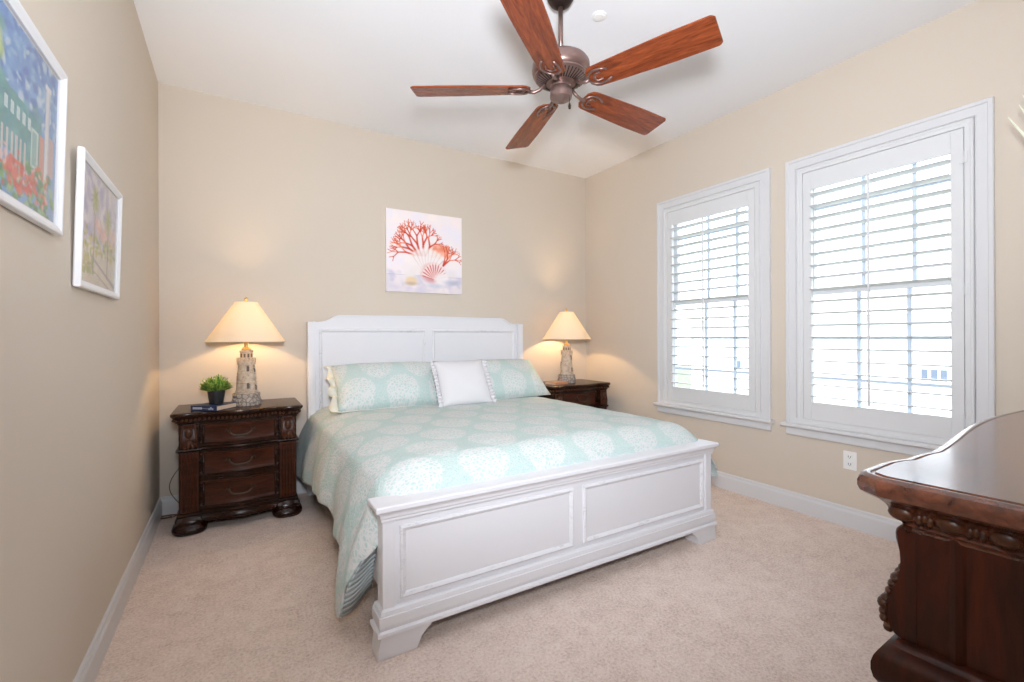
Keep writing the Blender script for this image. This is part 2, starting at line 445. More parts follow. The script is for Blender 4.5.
def build_shutter(yc, label, hinge_side):
    t = thing('plantation_shutter', label, 'shutter', (XR, yc, 0.628), 0, 'white plantation shutters')
    z = lambda v: v - 0.628
    bm = B()                                                   # hanging frame inside the casing
    ring_x(bm, 0, -0.457, 0.457, z(0.628), z(2.425), [(0, 0), (0, 0.018), (0.003, 0.022), (0.012, 0.022), (0.016, 0.019), (0.034, 0.019), (0.038, 0.017), (0.038, -0.02), (0, -0.02), (0, 0)])
    obj('shutter_frame', bm, M_shut, t)
    P = 0.416                                                  # half width of the swinging panel
    zb, zt, ob, ot = 0.672, 2.384, 0.790, 2.262
    bm = B()
    for s in (-1, 1): box(bm, -0.018, 0.010, *sorted((s * P, s * 0.362)), z(zb), z(zt), 0.002, 1)
    pst = obj('stile', bm, M_shut, t)
    obj('rail', box(B(), -0.017, 0.009, -0.362, 0.362, z(zb), z(ob), 0.002, 1), M_shut, t)
    obj('rail', box(B(), -0.017, 0.009, -0.362, 0.362, z(ot), z(zt), 0.002, 1), M_shut, t)
    bm = B(); N = 18; pitch = (ot - ob) / N; tilt = R(-4)
    for i in range(N):
        zc = ob + pitch * (i + 0.5); e = []
        for k in range(14):
            a = 2 * PI * k / 14; px, pz = 0.0435 * math.cos(a), 0.0052 * math.sin(a)
            e.append((-0.004 + px * math.cos(tilt) - pz * math.sin(tilt), z(zc) + px * math.sin(tilt) + pz * math.cos(tilt)))
        prism(bm, e, -0.361, 0.361, 'y')
    obj('louver', bm, M_shut, t, auto=40)
    bm = B(); box(bm, -0.062, -0.050, 0.012 - 0.006, 0.012 + 0.006, z(ob + 0.02), z(ot - 0.005), 0.002, 1)
    for i in range(N): box(bm, -0.052, -0.046, 0.0105, 0.0135, z(ob + pitch * (i + 0.5)) - 0.004, z(ob + pitch * (i + 0.5)) + 0.006)
    obj('tilt_rod', bm, M_shut, t)
    for zh in (0.78, 1.50, 2.22):
        bm = B(); y = hinge_side * 0.4175
        box(bm, -0.0265, -0.024, y - 0.016, y + 0.016, z(zh) - 0.03, z(zh) + 0.03)
        tube(bm, [(-0.029, y, z(zh) - 0.034), (-0.029, y, z(zh) + 0.034)], 0.0045, 8)
        obj('hinge', bm, M_shut, t)
    return t


build_window(1, 2.480, ((2.288, 2.556), (2.294, 2.562)))
build_window(2, 1.298, ((1.414, 1.150), (1.402, 1.138)))
build_shutter(2.480, 'white plantation shutter on the window beside the bed, further from the dresser', 1)
build_shutter(1.298, 'white plantation shutter on the larger-looking window right behind the dresser, above the outlet', -1)

# ------------------------------------------------------------------ outside
struct('lawn', box(B(), XR + 2.2, 60, -40, 50, -3.3, -3.2), M_ground)
hs = thing('neighbouring_house', 'pale sunlit house seen through the shutters, washed out by daylight', 'house', (15, 4.6, -3.2))
bm = B(); box(bm, 0, 7, -7, 7, 0, 5.0); obj('house_wall', bm, M_house, hs)
bm = B(); prism(bm, [(-0.5, 5.0), (7.5, 5.0), (3.5, 6.6)], -7.5, 7.5, 'y'); obj('house_roof', bm, M_roof, hs)
for yy in (-5.6, -0.37, -0.19, 0.0, 4.4, 5.0):
    wn = obj('house_window', box(B(), -0.06, 0.04, yy - 0.085, yy + 0.085, 3.28, 3.62), M_trim, hs)
    obj('house_pane', box(B(), -0.075, -0.055, yy - 0.062, yy + 0.062, 3.31, 3.59), M_hglass, wn)

# ------------------------------------------------------------------ bed
bed = thing('bed', 'white painted king bed with panelled headboard and footboard, worn edges', 'bed', (0, 0, 0))
def add_frame():
    # headboard ---------------------------------------------------
    y0, y1 = 3.985, 4.045
    bm = B()
    xs = [0.499, 0.560, 0.600, 0.640, 0.675, 0.705, 0.735]
    zs = [1.372, 1.370, 1.374, 1.384, 1.402, 1.420, 1.430]
    left = list(zip(xs, zs)); right = [(3.008 - x, z) for x, z in reversed(left)]
    mid = [(1.504, 1.434)]
    poly = [(0.499, 0.30)] + left + mid + right + [(2.509, 0.30)]
    prism(bm, poly[::-1], y0, y1, 'y', 0.004)
    hb = obj('headboard', bm, M_bed, bed)
    bm = B()
    cap = [(0.535, 1.385)] + [(x, z + 0.006) for x, z in left[1:]] + [(1.504, 1.442)] + [(x, z + 0.006) for x, z in right[:-1]] + [(2.473, 1.385)]
    prism(bm, ([(x, z - 0.012) for x, z in cap] + cap[::-1]), y0 - 0.010, y1 + 0.002, 'y'); obj('top_moulding', bm, M_bed, hb)
    for x0, x1 in ((0.580, 1.484), (1.544, 2.428)):
        bm = B(); rect_ring(bm, x0, x1, 0.62, 1.320, y0, [(0, 0), (0.003, 0.010), (0.012, 0.013), (0.022, 0.006), (0.028, -0.001)])
        obj('panel_moulding', bm, M_bedworn, hb)
    for sx in (0.499, 2.509):
        s = 1 if sx < 1 else -1
        bm = B(); x0, x1 = sorted((sx - s * 0.004, sx + s * 0.052)); box(bm, x0, x1, y0 - 0.028, y1, 0.0, 1.378, 0.003, 1)
        x0, x1 = sorted((sx + s * 0.010, sx + s * 0.038)); box(bm, x0, x1, y0 - 0.033, y0 - 0.026, 0.2, 1.366, 0.002, 1)
        obj('post', bm, M_bed, hb)
    # footboard ----------------------------------------------------
    yf = 1.808; yb = 1.868
    bm = B(); box(bm, 0.500, 2.505, yf, yb, 0.15, 0.575)
    for x0, x1 in ((0.490, 0.540), (2.458, 2.508)): box(bm, x0, x1, yf - 0.010, yb + 0.008, 0.15, 0.560, 0.002, 1)
    fb = obj('footboard', bm, M_bed, bed)
    rect = [(0.490, yf - 0.010), (2.508, yf - 0.010), (2.508, yb + 0.008), (0.490, yb + 0.008)]
    bm = B(); mould(bm, rect, [(0.0, 0.528), (0.006, 0.530), (0.006, 0.540), (0.010, 0.546), (0.012, 0.556), (0.018, 0.566), (0.028, 0.572), (0.032, 0.578), (0.032, 0.592), (0.028, 0.596), (0.02, 0.597)])
    obj('cap_moulding', bm, M_bed, fb)
    bm = B(); mould(bm, rect, [(0.002, 0.188), (0.010, 0.182), (0.013, 0.170), (0.013, 0.166), (0.018, 0.164), (0.018, 0.128), (0.014, 0.112), (0.024, 0.106), (0.026, 0.094), (0.018, 0.090), (0.0, 0.089)][::-1])
    obj('base_moulding', bm, M_bed, fb)
    for x0, x1 in ((0.560, 1.440), (1.500, 2.438)):
        bm = B(); rect_ring(bm, x0, x1, 0.207, 0.500, yf, [(0, 0), (0.003, 0.008), (0.010, 0.012), (0.020, 0.006), (0.026, -0.001)])
        obj('panel_moulding', bm, M_bedworn, fb)
    for s, xo in ((1, 0.480), (-1, 2.520)):
        pr = [(0, 0.092), (-0.004, 0.07), (-0.010, 0.03), (-0.014, 0.0), (0.145, 0.0), (0.148, 0.018), (0.160, 0.045), (0.185, 0.070), (0.205, 0.078), (0.208, 0.092)]
        poly = [(xo + s * a, z) for a, z in pr]
        bm = B(); prism(bm, poly if s < 0 else poly[::-1], yf - 0.024, yb + 0.016, 'y', 0.002); obj('bracket_foot', bm, M_bed, fb)
    for x0, x1 in ((0.515, 0.540), (2.465, 2.490)):
        obj('side_rail', box(B(), x0, x1, yb, y0, 0.20, 0.36, 0.003, 1), M_bed, bed)
    bm = B(); box(bm, 0.545, 2.460, 1.90, 3.97, 0.19, 0.335, 0.01, 1); obj('slat_base', bm, M_dark, bed)
add_frame()
bm = B(); box(bm, 0.57, 2.44, 1.955, 3.955, 0.336, 0.640, 0.05, 3)
tag(obj('mattress', bm, M_matt, auto=50), 'thick pale mattress hidden under the aqua quilt on the white bed', 'mattress')

# quilt: one draped cloth with top, two side drops and the fold at the foot
def hem(y, side):
    if side > 0: return 0.33 + 0.02 * math.sin(y * 5)
    pts = [(1.86, 0.43), (1.90, 0.36), (1.94, 0.25), (1.985, 0.10), (2.03, 0.105), (2.08, 0.18), (2.16, 0.29), (2.30, 0.30), (2.44, 0.265), (2.55, 0.30), (2.66, 0.335), (2.9, 0.315), (3.12, 0.29), (3.4, 0.25), (3.7, 0.215), (3.96, 0.20)]
    for (a, za), (b, zb) in zip(pts, pts[1:]):
        if a <= y <= b:
            k = (y - a) / (b - a); k = k * k * (3 - 2 * k); return za + (zb - za) * k
    return 0.3


def quilt_point(u, y):
    """u in [-1,2]: below 0 the left drop, 0..1 the top, above 1 the right drop; returns point and cloth coordinate"""
    xa, xb = 0.520, 2.512
    foot = max(0.0, min(1.0, (2.02 - y) / 0.14)); head = 1.0
    crown = 0.018 * math.sin(PI * min(1, max(0, u)))
    ztop = 0.690 + crown - 0.075 * max(0.0, (2.04 - y) / 0.168) ** 2.2
    rr = 0.085
    if 0 <= u <= 1:
        L = (xb - xa) ; x = xa + L * u
        e = min(x - xa, xb - x); z = ztop
        if e < rr * 2.4: k = 1 - e / (rr * 2.4); z -= (rr * 0.75 * k ** 2.2 if u < 0.5 else rr * 0.62 * k ** 3.0)
        z += 0.0012 * math.sin(x * 23 + y * 9) + 0.0010 * math.sin(y * 31 - x * 7)
        return x, z, (x - xa)
    s = -1 if u < 0 else 1
    t = -u if u < 0 else u - 1
    zt = ztop - rr * (0.75 if s < 0 else 0.62); zh = hem(y, s)
    z = zt + (zh - zt) * t
    if s < 0:
        cor = math.exp(-((y - 2.0) / 0.13) ** 2)
        out = 0.095 + 0.055 * cor + 0.015 * math.sin(y * 9 + 0.6)
        if y > 3.35: out = 0.082 + 0.035 * min(1, max(0, (y - 3.35) / 0.4))
        if y < 1.93: out *= max(0.25, (y - 1.84) / 0.09)
        x = xa - out * (1 - (1 - t) ** 1.8) + 0.010 * t * math.sin(y * 17 + 2 * t)
        return x, z, -(zt - z) - 0.02
    out = 0.06 + 0.10 * math.exp(-((y - 1.90) / 0.2) ** 2) + 0.012 * math.sin(y * 8)
    if y > 3.2: out = 0.045
    x = xb + out * (1 - (1 - t) ** 1.7) + 0.008 * t * math.sin(y * 15)
    return x, z, (xb - xa) + (zt - z) + 0.02


bm = B(); uvl = bm.loops.layers.uv.new('UVMap')
us = [-1 + i / 26 for i in range(26)] + [i / 90 for i in range(91)] + [1 + (i + 1) / 22 for i in range(22)]
ys = [1.872 + 0.012 * i for i in range(18)] + [2.088 + (3.972 - 2.088) * i / 88 for i in range(1, 89)]
rows = []
for dz in (0.14, 0.09, 0.045):                                # tucked between mattress and footboard
    rows.append([(*quilt_point(u, ys[0])[:2], u, dz) for u in us])
grid, uvs = [], []
for dz in (0.16, 0.10, 0.05):
    g, q = [], []
    for u in us:
        x, z, a = quilt_point(u, ys[0]); d = dz if 0 <= u <= 1 else dz * max(0, 1 - 3 * (-u if u < 0 else u - 1))
        g.append(bm.verts.new((x, ys[0] + 0.004 - 0.0 * d, z - d))); q.append((a, ys[0] - 0.075 - d))
    grid.append(g); uvs.append(q)
for y in ys:
    g, q = [], []
    rf = max(0, 1 - (y - ys[0]) / 0.06)
    for u in us:
        x, z, a = quilt_point(u, y)
        g.append(bm.verts.new((x, y, z))); q.append((a, y - 0.075 * max(0.0, (2.04 - y) / 0.168) ** 2.2))
    grid.append(g); uvs.append(q)
for i in range(len(grid) - 1):
    for j in range(len(us) - 1):
        f = bm.faces.new((grid[i][j], grid[i][j + 1], grid[i + 1][j + 1], grid[i + 1][j]))
        for lp, (a, b) in zip(f.loops, ((i, j), (i, j + 1), (i + 1, j + 1), (i + 1, j))): lp[uvl].uv = uvs[a][b]
quilt = obj('quilt', bm, M_quilt, smooth=True)
tag(quilt, 'aqua quilt with cream coral medallions spread over the white bed', 'quilt')
sd = quilt.modifiers.new('thickness', 'SOLIDIFY'); sd.thickness = 0.010; sd.offset = 1.0
# striped lining showing where the corner of the quilt turns under
bm = B(); uvl = bm.loops.layers.uv.new('UVMap')
A = [(quilt_point(-1, yy)[0], yy, quilt_point(-1, yy)[1]) for yy in (1.992, 1.962, 1.932, 1.902, 1.874)]
Z_ = [(0.500, 2.010, 0.175), (0.500, 1.990, 0.24), (0.502, 1.970, 0.30), (0.505, 1.945, 0.37), (0.510, 1.920, 0.45)]
G = []
for k in range(9):
    t = k / 8; row = []
    for a, b in zip(A, Z_):
        p = Vector(a).lerp(Vector(b), t); p.z -= 0.028 * math.sin(PI * min(1, t * 1.2)) * (1 - (a[2] - 0.1) / 0.32); p.y += 0.012 * math.sin(PI * t); row.append(bm.verts.new(p))
    G.append(row)
for i in range(8):
    for j in range(4):
        f = bm.faces.new((G[i][j], G[i + 1][j], G[i + 1][j + 1], G[i][j + 1]))
        for lp, (a, b) in zip(f.loops, ((i, j), (i + 1, j), (i + 1, j + 1), (i, j + 1))): lp[uvl].uv = (a * 0.03, b * 0.085)
lin = obj('lining_fold', bm, M_lining, quilt, smooth=True); lin['label'] = 'grey striped lining of the turned corner'
sd = lin.modifiers.new('thickness', 'SOLIDIFY'); sd.thickness = 0.008; sd.offset = 0


def pillow(name, label, wd, ht, th, m, loc, rot, flange=0.0, ruffle=False, edge=None, group=None, seed=1):
    """local x = width, z = height, -y = the face turned to the room"""
    r = random.Random(seed); nx, nz = 36, 26
    bm = B(); uvl = bm.loops.layers.uv.new('UVMap'); sides = []
    for sgn in (-1, 1):
        Gd = []
        for i in range(nx + 1):
            row = []
            for j in range(nz + 1):
                a, c = -1 + 2 * i / nx, -1 + 2 * j / nz
                th_ = th * 0.5 * (max(0, 1 - abs(a) ** 3.2) ** 0.62) * (max(0, 1 - abs(c) ** 3.0) ** 0.62)
                x = a * wd / 2 * (1 - 0.035 * (1 - c * c)); z = ht / 2 + c * ht / 2 * (1 - 0.05 * (1 - a * a) * (1 if c > 0 else 0.3))
                wob = 0.006 * math.sin(5 * a + seed) * math.cos(4 * c + seed)
                row.append(bm.verts.new((x, sgn * th_ + wob * (1 - a * a) * (1 - c * c), z)))
            Gd.append(row)
        sides.append(Gd)
        for i in range(nx):
            for j in range(nz):
                f = bm.faces.new((Gd[i][j], Gd[i + 1][j], Gd[i + 1][j + 1], Gd[i][j + 1]))
                for lp in f.loops: lp[uvl].uv = (lp.vert.co.x, lp.vert.co.z)
    bmesh.ops.remove_doubles(bm, verts=bm.verts[:], dist=1e-5)
    o = obj(name, bm, m, None, smooth=True, loc=loc, rot=rot); tag(o, label, 'pillow', group)
    if flange:
        bm = B(); uvl = bm.loops.layers.uv.new('UVMap'); n = 120; ro, ri = [], []
        for k in range(n):
            a = 2 * PI * k / n; cx, cz = math.cos(a), math.sin(a); s = 1 / max(abs(cx), abs(cz))
            px, pz = cx * s, cz * s
            X = px * wd / 2 * (1 - 0.035 * (1 - pz * pz)) ; Zz = pz * ht / 2 * (1 - 0.05 * (1 - px * px) * (1 if pz > 0 else 0.3))
            sc = flange * (0.85 + 0.22 * math.sin(k * 2 * PI / 10)); lf = px < -0.985
            dx = sc if lf else 0.006; dz = sc * 0.25 if pz < -0.985 and px < -0.7 else 0.006
            ri.append((X * 0.97, 0, ht / 2 + Zz * 0.97)); wv = 0.022 * math.sin(k * 0.9) if lf else 0.0
            ro.append((X + math.copysign(dx, px), wv, ht / 2 + Zz + math.copysign(dz * 0.6, pz)))
        V = loops(bm, [ri, ro], True, False, False)
        for f in bm.faces:
            for lp in f.loops: lp[uvl].uv = (lp.vert.co.x, lp.vert.co.z)
        e = obj('flange', bm, edge or m, o, smooth=True)
        sd = e.modifiers.new('thickness', 'SOLIDIFY'); sd.thickness = 0.006
    if ruffle:
        for s in (-1, 1):
            bm = B(); rowsr = []
            for k in range(90):
                c = -1 + 2 * k / 89; X = s * wd / 2 * (1 - 0.035 * (1 - c * c)); zz = ht / 2 + c * ht / 2 * 0.99
                w1 = 0.016 * math.sin(k * 0.95); w2 = 0.008 * math.cos(k * 0.95 * 1.0)
                rowsr.append([(X - s * 0.012, w1 * 0.15, zz), (X + s * 0.012, w1 * 0.7, zz + w2 * 0.5), (X + s * 0.034, w1, zz + w2)])
            loops(bm, rowsr, False); e = obj('ruffle', bm, m, o, smooth=True)
            sd = e.modifiers.new('thickness', 'SOLIDIFY'); sd.thickness = 0.003
    return o


g = 'aqua king shams on the bed'
pillow('pillow_sham', 'aqua medallion pillow sham on the left half of the bed, cream edge showing', 0.88, 0.44, 0.25, M_sham, (1.070, 3.475, 0.715), (R(-44), 0, R(-1)), 0.055, False, M_cream, g, 1)
pillow('pillow_sham', 'aqua medallion pillow sham on the window side of the bed', 0.90, 0.45, 0.25, M_sham, (2.075, 3.475, 0.715), (R(-47), 0, R(4)), 0.02, False, M_sham, g, 2)
pillow('throw_pillow', 'square white pillow with ruffled sides in the middle of the bed', 0.44, 0.40, 0.16, M_linen, (1.585, 3.30, 0.712), (R(-30), 0, R(0)), 0, True, None, None, 3)

# ------------------------------------------------------------------ nightstands


def serp(half, bow, n=24):
    return [(-half + 2 * half * i / n, -bow * (0.5 + 0.5 * math.cos(PI * (-1 + 2 * i / n)))) for i in range(n + 1)]


def case_outline(hw, dp, pw, pd, bow):
    """plan of a chest: two corner pilasters of width pw standing pd proud, a bowed front between; front is -Y at y=0"""
    p = [(-hw, dp), (-hw, 0.0), (-hw + pw, 0.0), (-hw + pw + 0.004, pd)]
    p += [(x, pd + y) for x, y in serp(hw - pw - 0.012, bow)[1:-1]]
    p += [(hw - pw - 0.004, pd), (hw - pw, 0.0), (hw, 0.0), (hw, dp)]
    return p


def top_outline(hw, dp, cw, bow, ch):
    """plan of a chest top: chamfered corner blocks, notches, serpentine front"""
    p = [(-hw, dp), (-hw, ch), (-hw + ch * 0.5, ch * 0.28), (-hw + ch * 1.1, 0.0), (-hw + cw * 0.8, 0.0), (-hw + cw, 0.010), (-hw + cw * 1.15, 0.024)]
    half = hw - cw * 1.2
    p += [(x, 0.028 + y) for x, y in serp(half, bow)[1:-1]]
    p += [(-x, y) for x, y in reversed(p[:7])]
    return p


def bowed_panel(bm, half, z0, z1, y, bow, th, n=20, inset=0.0):
    """a slab with a bowed face (front -Y)"""
    S_ = serp(half, bow, n); S_ = [(x, y + yy) for x, yy in S_]
    P = S_ + [(half, y + 0.05), (-half, y + 0.05)]
    return P


def acanthus(bm, cx, y, z0, z1, wd):
    """carved leaf block: a cluster of lobes on a bulging corbel"""
    for i in range(5):
        t = i / 4; zz = z0 + (z1 - z0) * (0.08 + 0.42 * t)
        for s in (-1, 1):
            ball(bm, (cx + s * wd * (0.34 - 0.20 * t), y - 0.010 - 0.004 * t, zz), wd * (0.17 - 0.02 * t), 1, (1, 0.8, 1.25))
    ball(bm, (cx, y - 0.016, z0 + (z1 - z0) * 0.30), wd * 0.22, 2, (1, 0.9, 2.0))


def nightstand(label, x, y):
    t = thing('nightstand', label, 'nightstand', (x, y, 0), 0, 'dark carved nightstands')
    hw, dp, pw, pd, bow = 0.338, 0.455, 0.108, 0.022, 0.036
    bm = B(); P = case_outline(hw, dp, pw, pd, bow)
    mould(bm, P, [(0, 0.10), (0, 0.735)]); obj('carcass', bm, M_ns, t, auto=35)
    bm = B(); P2 = top_outline(hw + 0.037, dp, 0.13, 0.040, 0.030)
    P2 = [(a, b - 0.036 if b < dp else b) for a, b in P2]
    mould(bm, P2, [(-0.030, 0.700), (-0.030, 0.706), (-0.022, 0.712), (-0.020, 0.728), (-0.008, 0.742), (-0.002, 0.750), (0.004, 0.756), (0.006, 0.764), (0.004, 0.772), (-0.004, 0.776), (-0.012, 0.777)])
    tp = obj('top', bm, M_dtop if False else M_ns, t, auto=30)
    bm = B(); O = offset_outline(P2, -0.010); n = len(O)                 # carved egg moulding under the top
    pts = [O[i].lerp(O[i + 1], k / 3) for i in range(1, n - 2) for k in range(3) if (O[i + 1] - O[i]).length > 0.012 or k == 0]
    pts = [Vector((hw * 0 + p.x, p.y)) for p in pts]; last = None
    for p in pts:
        if last is None or (p - last).length > 0.020: ball(bm, (p.x, p.y + 0.002, 0.731), 0.0095, 1, (1, 1, 1.1)); last = p
    obj('carved_moulding', bm, M_carve, tp, smooth=True)
    for s in (-1, 1):
        bm = B()
        for k in range(24): ball(bm, (s * (hw + 0.026), 0.01 + k * 0.018, 0.731), 0.0098, 1, (0.9, 1.1, 1.1))
        obj('side_moulding', bm, M_carve, tp, smooth=True)
    # ledge under the top drawer
    bm = B(); mould(bm, P, [(-0.004, 0.522), (0.004, 0.524), (0.012, 0.530), (0.016, 0.537), (0.014, 0.543), (0.004, 0.549), (-0.004, 0.551)]); obj('ledge', bm, M_ns, t, auto=35)
    # plinth: bun-shaped blocks under the pilasters and a bowed rail between
    bm = B(); mould(bm, P, [(-0.02, 0.060), (0.010, 0.062), (0.016, 0.075), (0.014, 0.090), (0.006, 0.104), (0.006, 0.112), (0.012, 0.120), (0.010, 0.132), (0.0, 0.140), (-0.01, 0.142)]); obj('base_rail', bm, M_ns, t, auto=35)
    for s in (-1, 1):
        cx = s * (hw - pw / 2)
        for (ya, yb) in ((-0.004, 0.13), (dp - 0.13, dp - 0.004)):
            bm = B(); rx, ry = pw / 2 + 0.006, (yb - ya) / 2
            ring = [(cx + rx * math.copysign(abs(math.cos(a)) ** 0.55, math.cos(a)), (ya + yb) / 2 + ry * math.copysign(abs(math.sin(a)) ** 0.55, math.sin(a))) for a in [2 * PI * k / 28 for k in range(28)]]
            mould(bm, ring, [(0.0, 0.0), (0.022, 0.003), (0.034, 0.015), (0.037, 0.030), (0.032, 0.045), (0.018, 0.055), (0.014, 0.062), (0.020, 0.070), (0.020, 0.082), (0.010, 0.096), (0.004, 0.108), (0.0, 0.118)])
            obj('foot', bm, M_ns, t, smooth=True)
        # fluted lower column
        bm = B(); box(bm, cx - pw / 2 + 0.004, cx + pw / 2 - 0.004, -0.006, 0.02, 0.14, 0.523)
        for k in range(5):
            px = cx - pw / 2 + 0.016 + k * (pw - 0.032) / 4
            tube(bm, [(px, -0.008, 0.150), (px, -0.008, 0.515)], 0.0078, 10)
        obj('fluted_column', bm, M_nsd, t, auto=40)
        # carved corbel
        bm = B(); prof = [(0.02, 0.553), (-0.018, 0.553), (-0.022, 0.565), (-0.026, 0.590), (-0.024, 0.615), (-0.019, 0.642), (-0.012, 0.665), (-0.010, 0.680), (-0.014, 0.692), (-0.014, 0.700), (0.02, 0.700)]
        prism(bm, prof, cx - 0.034, cx + 0.034, 'x'); c = obj('corbel', bm, M_nsd, t, auto=50)
        bm = B(); acanthus(bm, cx, -0.026, 0.553, 0.635, 0.062); ball(bm, (cx, -0.024, 0.648), 0.022, 2, (1.05, 0.75, 1.7))
        for q in (-1, 1): tube(bm, [(cx + q * 0.036, -0.020, 0.556), (cx + q * 0.040, -0.024, 0.60), (cx + q * 0.036, -0.016, 0.66), (cx + q * 0.034, -0.014, 0.695)], 0.006, 8)
        obj('leaf_carving', bm, M_carve, c, smooth=True)
    half = hw - pw - 0.014
    for z0, z1 in ((0.566, 0.690), (0.365, 0.507), (0.160, 0.322)):
        bm = B(); Pd = [(a, b + pd) for a, b in serp(half, bow, 24)]; Pd = Pd + [(half, pd + 0.04), (-half, pd + 0.04)]
        mould(bm, Pd[:], [(-0.002, z0), (0.004, z0 + 0.001), (0.010, z0 + 0.008), (0.008, z0 + 0.014), (0.002, z0 + 0.020), (0.001, z0 + 0.024), (0.001, z1 - 0.020), (0.004, z1 - 0.014), (0.010, z1 - 0.010), (0.010, z1 - 0.003), (0.004, z1), (-0.002, z1)])
        d = obj('drawer', bm, M_nsd, t, auto=35)
        for s in (-1, 1):
            obj('drawer_bead', tube(B(), [(s * (half - 0.008), pd - 0.006, z0 + 0.006), (s * (half - 0.008), pd - 0.006, z1 - 0.004)], 0.007, 8), M_ns, d, smooth=True)
        zc = (z0 + z1) / 2 + 0.012; yf = pd - bow - 0.004
        bm = B()
        for s in (-1, 1):
            for (dx, dz, rr) in ((0, 0, 0.010), (0.012, 0.006, 0.007), (0.020, 0.000, 0.005), (-0.006, 0.012, 0.006)):
                ball(bm, (s * (0.066 + dx), yf + 0.004, zc + dz), rr, 1, (1, 0.6, 1))
        pts = []
        for k in range(15):
            a = -1 + 2 * k / 14; pts.append((0.066 * a, yf - 0.016 - 0.006 * (1 - a * a), zc - 0.030 * (1 - a ** 4)))
        tube(bm, [(-0.066, yf, zc)] + pts + [(0.066, yf, zc)], 0.0055, 8)
        for dx in (-0.012, 0, 0.012): ball(bm, (dx, yf - 0.022, zc - 0.030), 0.007, 1)
        obj('drawer_pull', bm, M_pull, d, smooth=True)
    return t


NSY = 3.575
nightstand('dark carved nightstand with the potted plant, left of the bed by the bare wall', 0.031, NSY)
nightstand('dark carved nightstand half hidden behind the bed, in the corner by the window', 2.950, NSY)

# ------------------------------------------------------------------ lighthouse lamps


